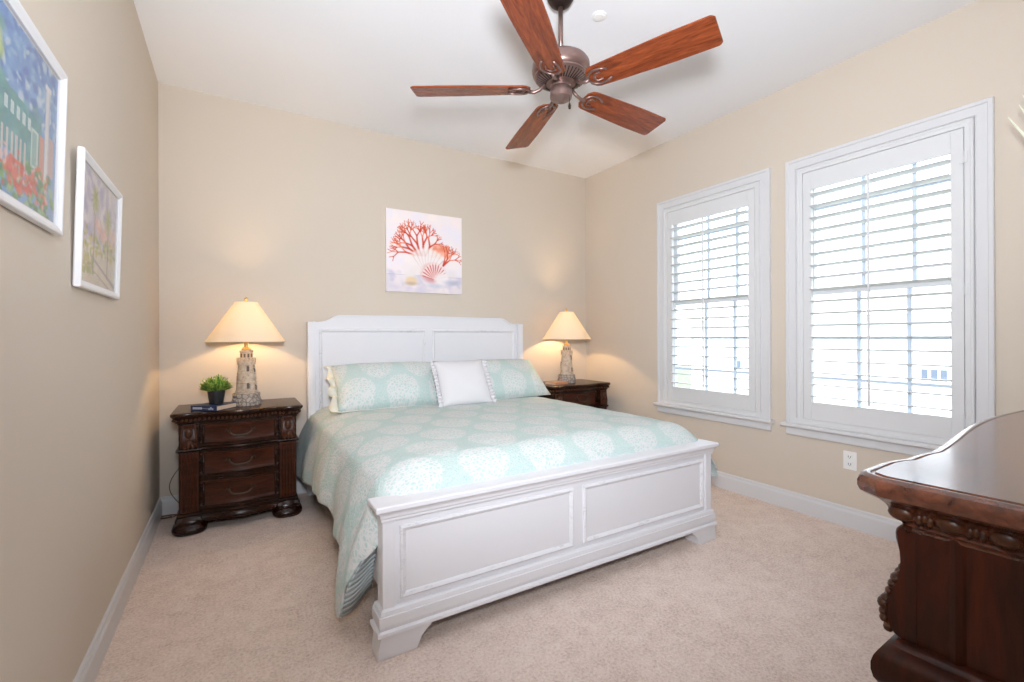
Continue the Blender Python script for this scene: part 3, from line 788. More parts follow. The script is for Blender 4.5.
def lighthouse_lamp(label, x, y, rz, watts):
    t = thing('table_lamp', label, 'lamp', (x, y, 0.777), rz, 'lit lighthouse lamps')
    bm = B(); n = 40; rows = []
    for r_, z in [(0.092, 0.0), (0.094, 0.006), (0.092, 0.030), (0.089, 0.048), (0.086, 0.052), (0.087, 0.070), (0.084, 0.080), (0.078, 0.084)]:
        rows.append([((r_ + 0.004 * rnd.uniform(-1, 1)) * math.cos(2 * PI * i / n), (r_ + 0.004 * rnd.uniform(-1, 1)) * math.sin(2 * PI * i / n), z) for i in range(n)])
    loops(bm, rows); obj('rubble_base', bm, M_rock, t, auto=50)
    bm = B()
    TR = lambda z: 0.073 - 0.026 * (z / 0.32)                   # taper of the tower
    prof = [(0.078, 0.075)]
    for z in (0.100, 0.162, 0.228): prof += [(TR(z) + 0.001, z - 0.010), (TR(z) + 0.004, z - 0.007), (TR(z) + 0.004, z), (TR(z), z + 0.003)]
    prof += [(TR(0.284), 0.284), (0.054, 0.292), (0.057, 0.302), (0.057, 0.322), (0.052, 0.324), (0.045, 0.326)]
    lathe(bm, prof, 36)
    lathe(bm, [(0.038, 0.320), (0.038, 0.368), (0.043, 0.372), (0.043, 0.384), (0.026, 0.390)], 32)
    tw = obj('tower', bm, M_stone, t, auto=35)
    bm = B()
    for i in range(14):
        a = 2 * PI * i / 14
        tt = bmesh.new(); box(tt, 0.046, 0.0605, -0.005, 0.005, 0.286, 0.303); merge(bm, tt, Matrix.Rotation(a, 4, 'Z'))
        tt = bmesh.new(); box(tt, 0.046, 0.0605, -0.0075, 0.0075, 0.318, 0.334); merge(bm, tt, Matrix.Rotation(a + 0.224, 4, 'Z'))
    lathe(bm, [(0.050, 0.302), (0.0605, 0.302), (0.0605, 0.319), (0.050, 0.319)], 36)
    obj('parapet', bm, M_stone, tw)
    bm = B()
    for i in range(10):
        a = 2 * PI * i / 10
        tt = bmesh.new(); box(tt, 0.030, 0.0395, -0.006, 0.006, 0.336, 0.362); merge(bm, tt, Matrix.Rotation(a, 4, 'Z'))
    lathe(bm, [(0.02, 0.340), (0.034, 0.340), (0.034, 0.358), (0.02, 0.358)], 24)
    obj('dark_arcade', bm, M_stoned, tw)
    for a, z in ((-82, 0.255), (-82, 0.135), (10, 0.20), (-30, 0.235), (-30, 0.120), (150, 0.19)):
        r_ = TR(z) + 0.001; bm = B(); box(bm, r_ - 0.008, r_ + 0.002, -0.009, 0.009, z - 0.018, z + 0.012)
        prism(bm, [(-0.009, z + 0.012), (0.009, z + 0.012), (0.006, z + 0.020), (0, z + 0.023), (-0.006, z + 0.020)], r_ - 0.008, r_ + 0.002, 'x')
        f = obj('tower_window', bm, M_stoned, tw, rot=(0, 0, R(a)))
        bm = B(); box(bm, r_ - 0.004, r_ + 0.005, -0.014, 0.014, z - 0.023, z - 0.018)
        for q in (-1, 1): box(bm, r_ - 0.004, r_ + 0.004, q * 0.0125 - 0.0035, q * 0.0125 + 0.0035, z - 0.018, z + 0.014)
        box(bm, r_ - 0.004, r_ + 0.005, -0.013, 0.013, z + 0.022, z + 0.027); obj('stone_surround', bm, M_stone, f)
    bm = B(); lathe(bm, [(0.030, 0.388), (0.032, 0.394), (0.020, 0.402), (0.012, 0.410), (0.012, 0.440), (0.018, 0.446), (0.018, 0.480), (0.010, 0.484)], 20); obj('lamp_socket', bm, M_brass, t, auto=40)
    bm = B(); hp = []
    for k in range(25):
        a = PI * k / 24; hp.append((0.052 * math.cos(a) if 0 < k < 24 else 0.02 * math.cos(a), 0, 0.440 + 0.272 * math.sin(a) ** 0.7))
    tube(bm, hp, 0.0022, 6); obj('harp', bm, M_brass, t, smooth=True)
    bm = B(); lathe(bm, [(0.245, 0.446), (0.2475, 0.446), (0.2475, 0.452), (0.074, 0.722), (0.0725, 0.728), (0.0705, 0.728), (0.071, 0.722), (0.243, 0.452), (0.245, 0.446)], 56, cap0=False, cap1=False); sh = obj('lamp_shade', bm, M_shade, t, smooth=True)
    bm = B()
    for a in (0, 2 * PI / 3, 4 * PI / 3): tube(bm, [(0, 0, 0.714), (0.0705 * math.cos(a), 0.0705 * math.sin(a), 0.722)], 0.0018, 6)
    obj('shade_spider', bm, M_brass, sh)
    bm = B(); lathe(bm, [(0.004, 0.710), (0.008, 0.724), (0.005, 0.732), (0.012, 0.742), (0.013, 0.750), (0.007, 0.760), (0.002, 0.764)], 16); obj('finial', bm, M_brass, t, smooth=True)
    bulb = B(); lathe(bulb, [(0.012, 0.480), (0.018, 0.500), (0.029, 0.530), (0.031, 0.550), (0.024, 0.572), (0.008, 0.582)], 20)
    mb = bpy.data.materials.get('lit_bulb')
    if not mb:
        mb = bpy.data.materials.new('lit_bulb'); mb.use_nodes = True; b = mb.node_tree.nodes['Principled BSDF']
        b.inputs['Emission Color'].default_value = (1, 0.62, 0.28, 1); b.inputs['Emission Strength'].default_value = 4
    bo = obj('bulb', bulb, mb, t, smooth=True); bo.visible_shadow = True
    l = lamp('bulb_light', 'POINT', (0, 0, 0.600), watts, (1, 0.66, 0.34), shadow_soft_size=0.03); l.parent = t
    return t


lighthouse_lamp('lit stone lighthouse lamp with ivory shade beside the potted plant', 0.070, 3.790, 0, 12.0)
lighthouse_lamp('lit stone lighthouse lamp with ivory shade in the corner near the window', 2.940, 3.790, R(8), 18.0)

# ------------------------------------------------------------------ book and plant on the nightstands


def book(name, label, c, rz, wd, dp, th, cover, spine_label):
    t = thing(name, label, 'book', (c[0], c[1], 0.7775), rz)
    bm = B(); box(bm, -wd / 2 + 0.003, wd / 2 - 0.004, -dp / 2 + 0.003, dp / 2 - 0.004, 0.003, th - 0.003); obj('pages', bm, M_pages, t)
    bm = B(); box(bm, -wd / 2, wd / 2, -dp / 2, dp / 2, 0, 0.0028); box(bm, -wd / 2, wd / 2, -dp / 2, dp / 2, th - 0.0028, th)
    box(bm, -wd / 2, wd / 2, -dp / 2 - 0.001, -dp / 2 + 0.002, 0, th); obj('cover', bm, cover, t)
    if spine_label:
        bm = B(); y = -dp / 2 - 0.0016
        box(bm, -wd * 0.42, -wd * 0.06, y, y + 0.001, th * 0.28, th * 0.72); box(bm, -wd * 0.06, wd * 0.05, y, y + 0.001, th * 0.46, th * 0.52)
        box(bm, wd * 0.05, wd * 0.19, y, y + 0.001, th * 0.40, th * 0.46); box(bm, wd * 0.19, wd * 0.24, y, y + 0.001, th * 0.22, th * 0.55); box(bm, wd * 0.25, wd * 0.31, y, y + 0.001, th * 0.30, th * 0.78); box(bm, wd * 0.32, wd * 0.37, y, y + 0.001, th * 0.22, th * 0.55)
        obj('spine_title', bm, M_pagesw, t)
    return t


book('hardback_book', 'navy hardback book lying under the potted plant on the nightstand', (-0.118, 3.672), R(-38), 0.185, 0.185, 0.032, M_navy, True)
book('hardback_book', 'tan book lying flat on the far nightstand beside the lamp in the corner', (2.755, 3.715), R(12), 0.19, 0.14, 0.022, M_tanbook, False)

pl = thing('potted_plant', 'small bushy green plant in a black pot standing on the navy book', 'plant', (-0.108, 3.675, 0.8100))
bm = B(); lathe(bm, [(0.034, 0), (0.040, 0.002), (0.047, 0.050), (0.051, 0.082), (0.051, 0.092), (0.047, 0.092), (0.045, 0.080)], 28, cap1=True); obj('pot', bm, M_pot, pl, auto=40)
for nm, m, cnt, sd_ in (('foliage', M_leafg, 260, 3), ('foliage', M_leafl, 230, 5)):
    r = random.Random(sd_); bm = B()
    for i in range(cnt):
        a = r.uniform(0, 2 * PI); el = math.acos(r.uniform(0.0, 1.0)); L = r.uniform(0.045, 0.080)
        d = Vector((math.cos(a) * math.sin(el), math.sin(a) * math.sin(el), math.cos(el) * 1.0 + 0.42)); b0 = Vector((d.x * 0.030, d.y * 0.030, 0.082))
        s = d.cross(Vector((0, 0, 1)));  s = s.normalized() if s.length > 1e-3 else Vector((1, 0, 0)); wl = r.uniform(0.003, 0.0055)
        mid = b0 + d * L * 0.6; tip = b0 + d * L + Vector((0, 0, -0.012 * math.sin(el)))
        q = d.cross(s) * 0.003
        v = [bm.verts.new(p) for p in (b0, mid + s * wl + q, tip, mid - s * wl + q)]; bm.faces.new(v)
        for k in range(2):
            mm = b0 + d * L * r.uniform(0.5, 0.95); dd = (d + Vector((r.uniform(-1, 1), r.uniform(-1, 1), r.uniform(-0.4, 1)))).normalized() * 0.022
            bm.faces.new([bm.verts.new(p) for p in (mm, mm + dd * 0.6 + s * 0.004, mm + dd, mm + dd * 0.6 - s * 0.004)])
    obj(nm, bm, m, pl)

# cord by the left wall
bm = B(); pts = []
for k in range(30):
    t_ = k / 29; pts.append((-0.325 - 0.075 * math.sin(PI * min(1, t_ * 1.15)) , 4.042, 0.34 * (1 - t_) + 0.006))
pts += [(-0.35 + 0.055 * math.cos(a) - 0.055, 4.00 - 0.02 + 0.03 * math.sin(a), 0.006 + 0.0004 * k) for k, a in enumerate([i * 0.5 for i in range(1, 24)])]
tag(obj('power_cord', tube(B(), pts, 0.003, 6), M_brown, smooth=True), 'thin brown power cord drooping behind the nightstand to the carpet by the left wall', 'cord')

# ------------------------------------------------------------------ dresser in the right foreground (faces the bed)
def dresser():
    # local frame: front is -Y (turned to face the bed by a half turn)
    Lh, dp = 0.95, 0.52; H = 1.0
    t = thing('dresser', 'large carved mahogany dresser with glossy top close to the camera, facing the bed', 'dresser', (0.974 + Lh - 0.010, 0.400 + 0.0365, 0), PI + R(2))
    pw = 0.15; hw = Lh - 0.075
    P2 = top_outline(Lh - 0.004, dp, 0.18, 0.046, 0.040)
    P2 = [(a, b * (0.62 if 0 < b < 0.03 and abs(a) > Lh - 0.3 else 1.0) if b < dp else b) for a, b in P2]
    bm = B(); mould(bm, P2, [(-0.066, 0.898), (-0.063, 0.905), (-0.058, 0.910), (-0.060, 0.914), (-0.052, 0.920), (-0.044, 0.930), (-0.036, 0.944), (-0.024, 0.954), (-0.012, 0.958), (-0.008, 0.960), (0.001, 0.966), (0.005, 0.975), (0.005, 0.985), (0.001, 0.994), (-0.008, 0.9985), (-0.014, 0.9985), (-0.016, 0.996), (-0.020, 0.996), (-0.022, 1.0)])
    tp = obj('top', bm, M_dtop, t, auto=28)
    # egg-and-leaf carving that runs round the frieze
    O = offset_outline(P2, -0.042); path = [O[i] for i in range(len(O))]
    line = [Vector(path[0])]
    for q in path[1:]:
        a = line[-1]; n_ = max(1, int((q - a).length / 0.004)); line += [a.lerp(q, (k + 1) / n_) for k in range(n_)]
    bm = B(); s_acc = 0; alt = 0
    for a, b in zip(line, line[1:]):
        s_acc += (b - a).length
        if s_acc > 0.030:
            s_acc = 0; d = (b - a).normalized(); ang = math.atan2(d.y, d.x); tt = bmesh.new()
            if alt % 2 == 0: ball(tt, (0, 0, 0), 0.0145, 2, (1.35, 0.62, 0.95))
            else:
                for k in (-1, 0, 1): ball(tt, (k * 0.0075, 0.002, -0.003 + 0.003 * (k == 0)), 0.0075, 1, (0.8, 1.0, 1.7))
            merge(bm, tt, Matrix.Translation((b.x, b.y, 0.934)) @ Matrix.Rotation(ang, 4, 'Z')); alt += 1
    obj('carved_moulding', bm, M_carve, tp, smooth=True)
    P = case_outline(hw, dp - 0.02, pw, 0.028, 0.045)
    P = [(a, b + 0.060 if b < dp - 0.03 else b) for a, b in P]
    bm = B(); mould(bm, P, [(0, 0.10), (0, 0.912)]); obj('carcass', bm, M_ds, t, auto=35)
    for s in (-1, 1):                                           # framed end panels
        bm = B(); x = s * hw
        y0, y1, z0, z1 = 0.118, dp - 0.05, 0.72, 0.898
        pr = [(0, 0), (0.0, 0.006), (0.008, 0.009), (0.016, 0.004), (0.020, 0.0)]
        rows = [[(x + s * h, y0 + i, z0 + i), (x + s * h, y1 - i, z0 + i), (x + s * h, y1 - i, z1 + 0.05 - i), (x + s * h, y0 + i, z1 + 0.05 - i)] for i, h in pr]
        rows = [[(x + s * h, y0 + i, 0.155 + i), (x + s * h, y1 - i, 0.155 + i), (x + s * h, y1 - i, 0.93 - i), (x + s * h, y0 + i, 0.93 - i)] for i, h in pr]
        loops(bm, rows, True, False, False); obj('end_panel', bm, M_ds, t)
    bm = B(); mould(bm, P, [(-0.01, 0.602), (0.010, 0.603), (0.022, 0.606), (0.032, 0.613), (0.039, 0.624), (0.042, 0.638), (0.042, 0.652), (0.039, 0.664), (0.034, 0.674), (0.026, 0.682), (0.019, 0.685), (0.018, 0.686), (0.014, 0.694), (-0.004, 0.698)]); obj('ledge', bm, M_ds, t, auto=60)
    bm = B(); mould(bm, P, [(-0.02, 0.050), (0.030, 0.052), (0.044, 0.070), (0.040, 0.095), (0.020, 0.115), (0.014, 0.130), (0.0, 0.142), (-0.01, 0.144)]); obj('base_rail', bm, M_ds, t, auto=35)
    for s in (-1, 1):
        cx = s * (hw - pw / 2)
        for (ya, yb) in ((0.055, 0.20), (dp - 0.17, dp - 0.03)):
            bm = B(); rx, ry = pw / 2, (yb - ya) / 2
            ring = [(cx + rx * math.copysign(abs(math.cos(a)) ** 0.55, math.cos(a)), (ya + yb) / 2 + ry * math.copysign(abs(math.sin(a)) ** 0.55, math.sin(a))) for a in [2 * PI * k / 28 for k in range(28)]]
            mould(bm, ring, [(0.0, 0.0), (0.022, 0.003), (0.038, 0.018), (0.038, 0.036), (0.022, 0.052), (0.0, 0.06)]); obj('foot', bm, M_ds, t, smooth=True)
        bm = B()                                              # S-shaped corbel at the front corner
        pr = [(0.075, 0.905), (0.054, 0.905), (0.046, 0.900), (0.042, 0.890), (0.043, 0.875), (0.049, 0.855), (0.053, 0.838), (0.052, 0.822), (0.046, 0.800), (0.036, 0.774), (0.028, 0.752), (0.026, 0.734), (0.029, 0.716), (0.038, 0.700), (0.052, 0.692), (0.075, 0.690)]
        prism(bm, pr, cx - pw / 2 - 0.001, cx + pw / 2 + 0.001, 'x', 0.003); c = obj('corbel', bm, M_ds, t, auto=40)
        bm = B(); r = random.Random(4)
        for k in range(9):
            z = 0.704 + k * 0.0128
            yy = np.interp(z, [0.700, 0.716, 0.734, 0.752, 0.774, 0.800, 0.822], [0.038, 0.029, 0.026, 0.028, 0.036, 0.046, 0.052])
            for q in (-2, -1, 0, 1, 2):
                wv = max(0.6, 1 - 0.03 * k); ball(bm, (cx + q * 0.034 * wv, yy - 0.009 + 0.002 * abs(q), z + r.uniform(-.004, .004)), r.uniform(0.009, 0.0145) - 0.0004 * k, 2, (1.3, 0.9, 0.95))
        obj('leaf_carving', bm, M_carve, c, smooth=True)
        bm = B(); box(bm, cx - pw / 2 + 0.006, cx + pw / 2 - 0.006, 0.052, 0.07, 0.14, 0.602)
        for k in range(7):
            px = cx - pw / 2 + 0.018 + k * (pw - 0.036) / 6; tube(bm, [(px, 0.051, 0.155), (px, 0.051, 0.592)], 0.0075, 8)
        obj('fluted_column', bm, M_ds, t, auto=40)
    half = hw - pw - 0.014; yb_ = 0.088
    for z0, z1 in ((0.712, 0.885), (0.400, 0.585), (0.165, 0.375)):
        n_ = 3
        for k in range(n_):
            a0, a1 = -half + 2 * half * k / n_ + 0.006, -half + 2 * half * (k + 1) / n_ - 0.006
            fr = lambda x: yb_ - 0.045 * (0.5 + 0.5 * math.cos(PI * x / half))
            xs = [a0 + (a1 - a0) * i / 12 for i in range(13)]
            Pd = [(x, fr(x)) for x in xs] + [(a1, yb_ + 0.03), (a0, yb_ + 0.03)]
            bm = B(); mould(bm, Pd, [(-0.002, z0), (0.006, z0 + 0.002), (0.010, z0 + 0.010), (0.003, z0 + 0.022), (0.003, z1 - 0.022), (0.010, z1 - 0.010), (0.006, z1 - 0.002), (-0.002, z1)])
            d = obj('drawer', bm, M_ds, t, auto=35)
            xc = (a0 + a1) / 2; zc = (z0 + z1) / 2 + 0.015; yf = fr(xc) - 0.005; bm = B()
            for s in (-1, 1): ball(bm, (xc + s * 0.06, yf, zc), 0.014, 1, (1.2, 0.6, 1.2))
            tube(bm, [(xc - 0.06, yf, zc)] + [(xc + 0.06 * q, yf - 0.022, zc - 0.036 * (1 - q ** 4)) for q in [-1 + 2 * i / 12 for i in range(13)]] + [(xc + 0.06, yf, zc)], 0.005, 8)
            obj('drawer_pull', bm, M_pull, d, smooth=True)
    return t
dresser()

# ------------------------------------------------------------------ ceiling fan
def ceiling_fan():
    t = thing('ceiling_fan', 'bronze ceiling fan with five reddish wooden blades hanging above the bed', 'ceiling fan', (1.470, 1.935, ZC))
    zb = 2.547 - ZC
    bm = B(); lathe(bm, [(0.072, 0.0), (0.074, -0.012), (0.070, -0.030), (0.054, -0.056), (0.032, -0.072), (0.018, -0.076)], 36); obj('canopy', bm, M_bronzed, t, auto=50)
    bm = B(); tube(bm, [(0, 0, -0.07), (0, 0, -0.33)], 0.0125, 16); obj('downrod', bm, M_bronze, t, smooth=True)
    z0 = 2.685 - ZC
    bm = B(); lathe(bm, [(0.020, z0 + 0.055), (0.030, z0 + 0.050), (0.034, z0 + 0.034), (0.060, z0 + 0.028), (0.105, z0 + 0.020), (0.140, z0 + 0.004), (0.150, z0 - 0.012), (0.152, z0 - 0.045), (0.147, z0 - 0.062), (0.138, z0 - 0.070), (0.138, z0 - 0.078), (0.120, z0 - 0.092), (0.085, z0 - 0.108), (0.06, z0 - 0.112)], 48); mo = obj('motor_housing', bm, M_bronze, t, auto=40)
    bm = B()
    for i in range(40):
        a = 2 * PI * i / 40; tt = bmesh.new()
        prism(tt, [(0.078, z0 - 0.1125), (0.128, z0 - 0.088), (0.128, z0 - 0.082), (0.078, z0 - 0.104)], -0.0032, 0.0032, 'y'); merge(bm, tt, Matrix.Rotation(a, 4, 'Z'))
    obj('vent', bm, M_bronzed, mo)
    bm = B(); lathe(bm, [(0.052, z0 - 0.105), (0.054, z0 - 0.125), (0.050, z0 - 0.130), (0.056, z0 - 0.138), (0.058, z0 - 0.175), (0.056, z0 - 0.186), (0.040, z0 - 0.196), (0.018, z0 - 0.201), (0.012, z0 - 0.206)], 36); obj('switch_housing', bm, M_bronze, t, auto=40)
    bm = B(); lathe(bm, [(0.0025, -0.03), (0.006, -0.028), (0.007, -0.012), (0.004, 0.0), (0.0015, 0.004), (0.0012, 0.05)], 10, (0.022, -0.045, z0 - 0.225)); obj('pull_chain', bm, M_bronzed, t, smooth=True)
    for i in range(5):
        a = R(3.85 + 72 * i)
        bm = B(); N = 44; rows = []
        ins, L = 0.160, 0.778
        out = []
        for k in range(N + 1):
            u = 1 - (1 - k / N) ** 1.5; r_ = ins + (L - ins) * u
            hwid = 0.066 + 0.020 * min(1, u * 1.5) ** 0.8
            d0 = r_ - ins; d1 = L - r_
            if d0 < 0.045: hwid *= math.sqrt(max(0.02, 1 - (1 - d0 / 0.045) ** 2)) * 0.5 + 0.5
            if d1 < 0.022: hwid -= 0.017 * (1 - d1 / 0.022) ** 2.2
            out.append((r_, hwid))
        poly = [(r_, -h) for r_, h in out] + [(r_, h) for r_, h in reversed(out)]
        mould(bm, poly, [(-0.003, -0.0045), (0, -0.002), (0, 0.002), (-0.003, 0.0045)])
        Mx = Matrix.Rotation(a, 4, 'Z') @ Matrix.Translation((0, 0, zb)) @ Matrix.Rotation(R(-13), 4, 'X')
        bl = obj('blade', bm, M_blade, t); bl.matrix_local = Mx
        bm = B()                                               # blade iron: loop under the blade root and an arm to the motor
        lp = []
        for k in range(21):
            q = PI * (-0.5 + k / 20); lp.append((0.215 - 0.050 * math.cos(q), 0.047 * math.sin(q), -0.0075))
        lp = [(0.275, -0.030, -0.0075), (0.245, -0.044, -0.0075)] + lp + [(0.245, 0.044, -0.0075), (0.275, 0.030, -0.0075)]
        tube(bm, lp, 0.0058, 8)
        lp2 = [(0.235, -0.02, -0.0075), (0.205, -0.024, -0.0075), (0.190, 0.0, -0.0075), (0.205, 0.024, -0.0075), (0.235, 0.02, -0.0075)]; tube(bm, lp2, 0.004, 8)
        tube(bm, [(0.168, 0, -0.009), (0.140, 0, -0.012), (0.110, 0, 0.000), (0.085, 0, 0.024)], [0.010, 0.009, 0.009, 0.010], 10)
        for (px, py) in ((0.27, -0.03), (0.27, 0.03), (0.20, 0.0)): ball(bm, (px, py, -0.0075), 0.006, 1, (1, 1, 0.6))
        ir = obj('blade_iron', bm, M_bronze, bl, smooth=True)
    return t
ceiling_fan()
bm = B(); lathe(bm, [(0.043, 0.0), (0.043, -0.003), (0.040, -0.005), (0.030, -0.005), (0.028, -0.009), (0.010, -0.010)], 32)
tag(obj('sprinkler_cover', bm, M_white, auto=40, loc=(1.762, 1.962, ZC)), 'small round white sprinkler cover on the ceiling beside the fan rod', 'sprinkler cover')

# ------------------------------------------------------------------ outlet
ot = thing('wall_outlet', 'white double power outlet on the wall below the window near the dresser', 'outlet', (XR, 1.4365, 0.4355))
bm = B(); box(bm, -0.006, 0, -0.038, 0.038, -0.059, 0.059, 0.002, 2); obj('cover_plate', bm, M_white, ot)
for zc in (0.024, -0.024):
    bm = B(); box(bm, -0.009, -0.005, -0.017, 0.017, zc - 0.015, zc + 0.015, 0.004, 2); s = obj('socket', bm, M_white, ot)
    bm = B(); box(bm, -0.0095, -0.008, -0.008, -0.005, zc - 0.004, zc + 0.008); box(bm, -0.0095, -0.008, 0.005, 0.008, zc - 0.004, zc + 0.008); box(bm, -0.0095, -0.008, -0.002, 0.002, zc - 0.011, zc - 0.007); obj('slot', bm, M_slot, s)

# ------------------------------------------------------------------ pictures (colours computed here and stored on the mesh)
class Paint:
    def __init__(s, nx, nz, bgc):
        s.nx, s.nz = nx, nz; s.a = np.zeros((nz, nx, 3)); s.a[:] = bgc
        s.x, s.z = np.meshgrid((np.arange(nx) + 0.5) / nx, (np.arange(nz) + 0.5) / nz); s.as_ = nx / nz; s.r = np.random.RandomState(5)
    def blend(s, m, c, k=1.0): m = np.clip(m, 0, 1)[..., None] * k; s.a = s.a * (1 - m) + np.array(c) * m
    def line(s, p, q, w0, w1, c, k=1.0):
        px, pz, qx, qz = p[0], p[1], q[0], q[1]; dx, dz = qx - px, qz - pz; L = dx * dx + dz * dz + 1e-12
        t = np.clip(((s.x - px) * dx + (s.z - pz) * dz) / L, 0, 1); d = np.hypot(s.x - px - t * dx, s.z - pz - t * dz)
        s.blend(1.3 - d / (w0 + (w1 - w0) * t) * 0.9, c, k)
    def ell(s, cx, cz, rx, rz, c, k=1.0, soft=0.25, rot=0.0):
        ca, sa = math.cos(rot), math.sin(rot); X, Z = s.x - cx, s.z - cz; X, Z = X * ca + Z * sa, -X * sa + Z * ca
        d = np.sqrt((X / rx) ** 2 + (Z / rz) ** 2); s.blend((1 + soft - d) / soft / 2 + 0.0, c, k)
    def rect(s, x0, x1, z0, z1, c, k=1.0, sk=0.0): X = s.x; Z = s.z + sk * (s.x - x0); s.blend(((X > x0) & (X < x1) & (Z > z0) & (Z < z1)).astype(float), c, k)
    def grad(s, z0, z1, c, k=1.0): s.blend((s.z - z0) / (z1 - z0), c, k)
    def dabs(s, n, x0, x1, z0, z1, cols, r0, r1, k=0.8):
        for i in range(n):
            c = cols[s.r.randint(len(cols))]; s.ell(s.r.uniform(x0, x1), s.r.uniform(z0, z1), s.r.uniform(r0, r1), s.r.uniform(r0, r1), c, k, 0.35, s.r.uniform(0, 3))
    def mesh(s, w_, h_):
        """upright sheet in XZ facing -Y, centred"""
        bm = B(); V = [[bm.verts.new((-w_ / 2 + w_ * i / s.nx, 0, -h_ / 2 + h_ * j / s.nz)) for i in range(s.nx + 1)] for j in range(s.nz + 1)]
        for j in range(s.nz):
            for i in range(s.nx): bm.faces.new((V[j][i], V[j][i + 1], V[j + 1][i + 1], V[j + 1][i]))
        return bm
    def apply(s, o):
        lin = np.where(s.a <= 0.04045, s.a / 12.92, ((s.a + 0.055) / 1.055) ** 2.4)
        at = o.data.color_attributes.new('paint', 'FLOAT_COLOR', 'CORNER'); n = len(o.data.loops)
        c = np.ones((s.nz * s.nx, 4, 4)); c[:, :, :3] = lin.reshape(-1, 1, 3); at.data.foreach_set('color', c.reshape(-1)); return o


def coral_picture():
    P = Paint(150, 150, (0.93, 0.90, 0.91))
    P.grad(0.30, 1.1, (0.95, 0.91, 0.91)); P.dabs(120, 0, 1, 0.25, 1, [(0.97, 0.92, 0.90), (0.92, 0.90, 0.94), (0.96, 0.90, 0.90)], 0.04, 0.10, 0.4)
    P.rect(0, 1, 0, 0.21, (0.86, 0.82, 0.86), 0.8); P.dabs(60, 0, 1, 0.0, 0.22, [(0.90, 0.86, 0.86), (0.78, 0.76, 0.84), (0.94, 0.90, 0.90)], 0.02, 0.09, 0.5)
    P.rect(0, 1, 0.205, 0.215, (0.70, 0.66, 0.74), 0.5)
    RED, OR, SAL = (0.78, 0.25, 0.17), (0.90, 0.50, 0.38), (0.95, 0.68, 0.58)
    rs = random.Random(12)
    def branch(x, z, a, L, w_, dep):
        x2, z2 = x + L * math.cos(a), z + L * math.sin(a); c = RED if dep > 2 else (OR if rs.random() < 0.45 else RED)
        P.line((x, z), (x2, z2), w_, w_ * 0.75, c, 0.9)
        if dep == 0: return
        for da in ((-0.42, 0.42) if dep != 2 else (-0.5, 0.05, 0.5)): branch(x2, z2, a + da + rs.uniform(-0.22, 0.22), L * rs.uniform(0.62, 0.86), w_ * 0.72, dep - 1)
    for a, L, x in ((2.62, 0.20, 0.40), (2.25, 0.21, 0.41), (1.85, 0.21, 0.43), (1.5, 0.21, 0.46), (1.1, 0.19, 0.50)): branch(x, 0.47, a, L * 0.66, 0.017, 4)
    branch(0.36, 0.46, 2.9, 0.12, 0.014, 3)
    P.dabs(26, 0.60, 0.80, 0.46, 0.60, [SAL, OR, (0.93, 0.58, 0.46)], 0.02, 0.05, 0.6)
    for a in (1.35, 1.0, 0.7): branch(0.74, 0.36, a, 0.11, 0.012, 3)
    for k in range(9):                                       # fan shell
        a = 2.35 - k * 0.19; P.line((0.52, 0.20), (0.52 + 0.30 * math.cos(a), 0.20 + 0.34 * math.sin(a)), 0.012, 0.032, (0.95, 0.91, 0.90), 0.9); P.line((0.52, 0.20), (0.52 + 0.29 * math.cos(a - 0.09), 0.20 + 0.32 * math.sin(a - 0.09)), 0.004, 0.006, (0.78, 0.66, 0.66), 0.6)
    P.ell(0.60, 0.25, 0.13, 0.10, (0.78, 0.30, 0.28), 0.65, 0.5)
    for k in range(12):
        a = 0.1 + k * 0.25; P.line((0.62, 0.17), (0.62 + 0.17 * math.cos(a), 0.18 + 0.19 * math.sin(a)), 0.006, 0.014, (0.96, 0.90, 0.88), 0.8); P.line((0.62, 0.17), (0.62 + 0.16 * math.cos(a + 0.12), 0.18 + 0.18 * math.sin(a + 0.12)), 0.003, 0.006, (0.72, 0.20, 0.20), 0.7)
    P.ell(0.72, 0.18, 0.10, 0.085, (0.94, 0.91, 0.91), 0.9, 0.3, 0.4); P.ell(0.34, 0.26, 0.13, 0.06, (0.93, 0.89, 0.88), 0.9, 0.3, 0.5); P.ell(0.24, 0.30, 0.06, 0.06, (0.94, 0.90, 0.90), 0.9, 0.3)
    P.ell(0.31, 0.135, 0.075, 0.055, (0.90, 0.80, 0.64), 0.9, 0.3); P.ell(0.31, 0.105, 0.07, 0.02, (0.68, 0.60, 0.60), 0.5, 0.6); P.ell(0.88, 0.14, 0.11, 0.03, (0.66, 0.68, 0.78), 0.6, 0.6); P.ell(0.62, 0.09, 0.12, 0.025, (0.72, 0.74, 0.82), 0.5, 0.6)
    return P


cv = thing('coral_canvas', 'square unframed canvas of red coral and shells hung above the headboard', 'painting', (1.502, YB, 2.022), 0)
bm = B(); box(bm, -0.364, 0.364, -0.036, -0.001, -0.366, 0.366, 0.003, 2); obj('stretched_canvas', bm, M_canvas, cv)
pt = coral_picture(); o = pt.apply(obj('painted_surface', pt.mesh(0.722, 0.726), M_paint, cv, loc=(0, -0.0366, 0)))


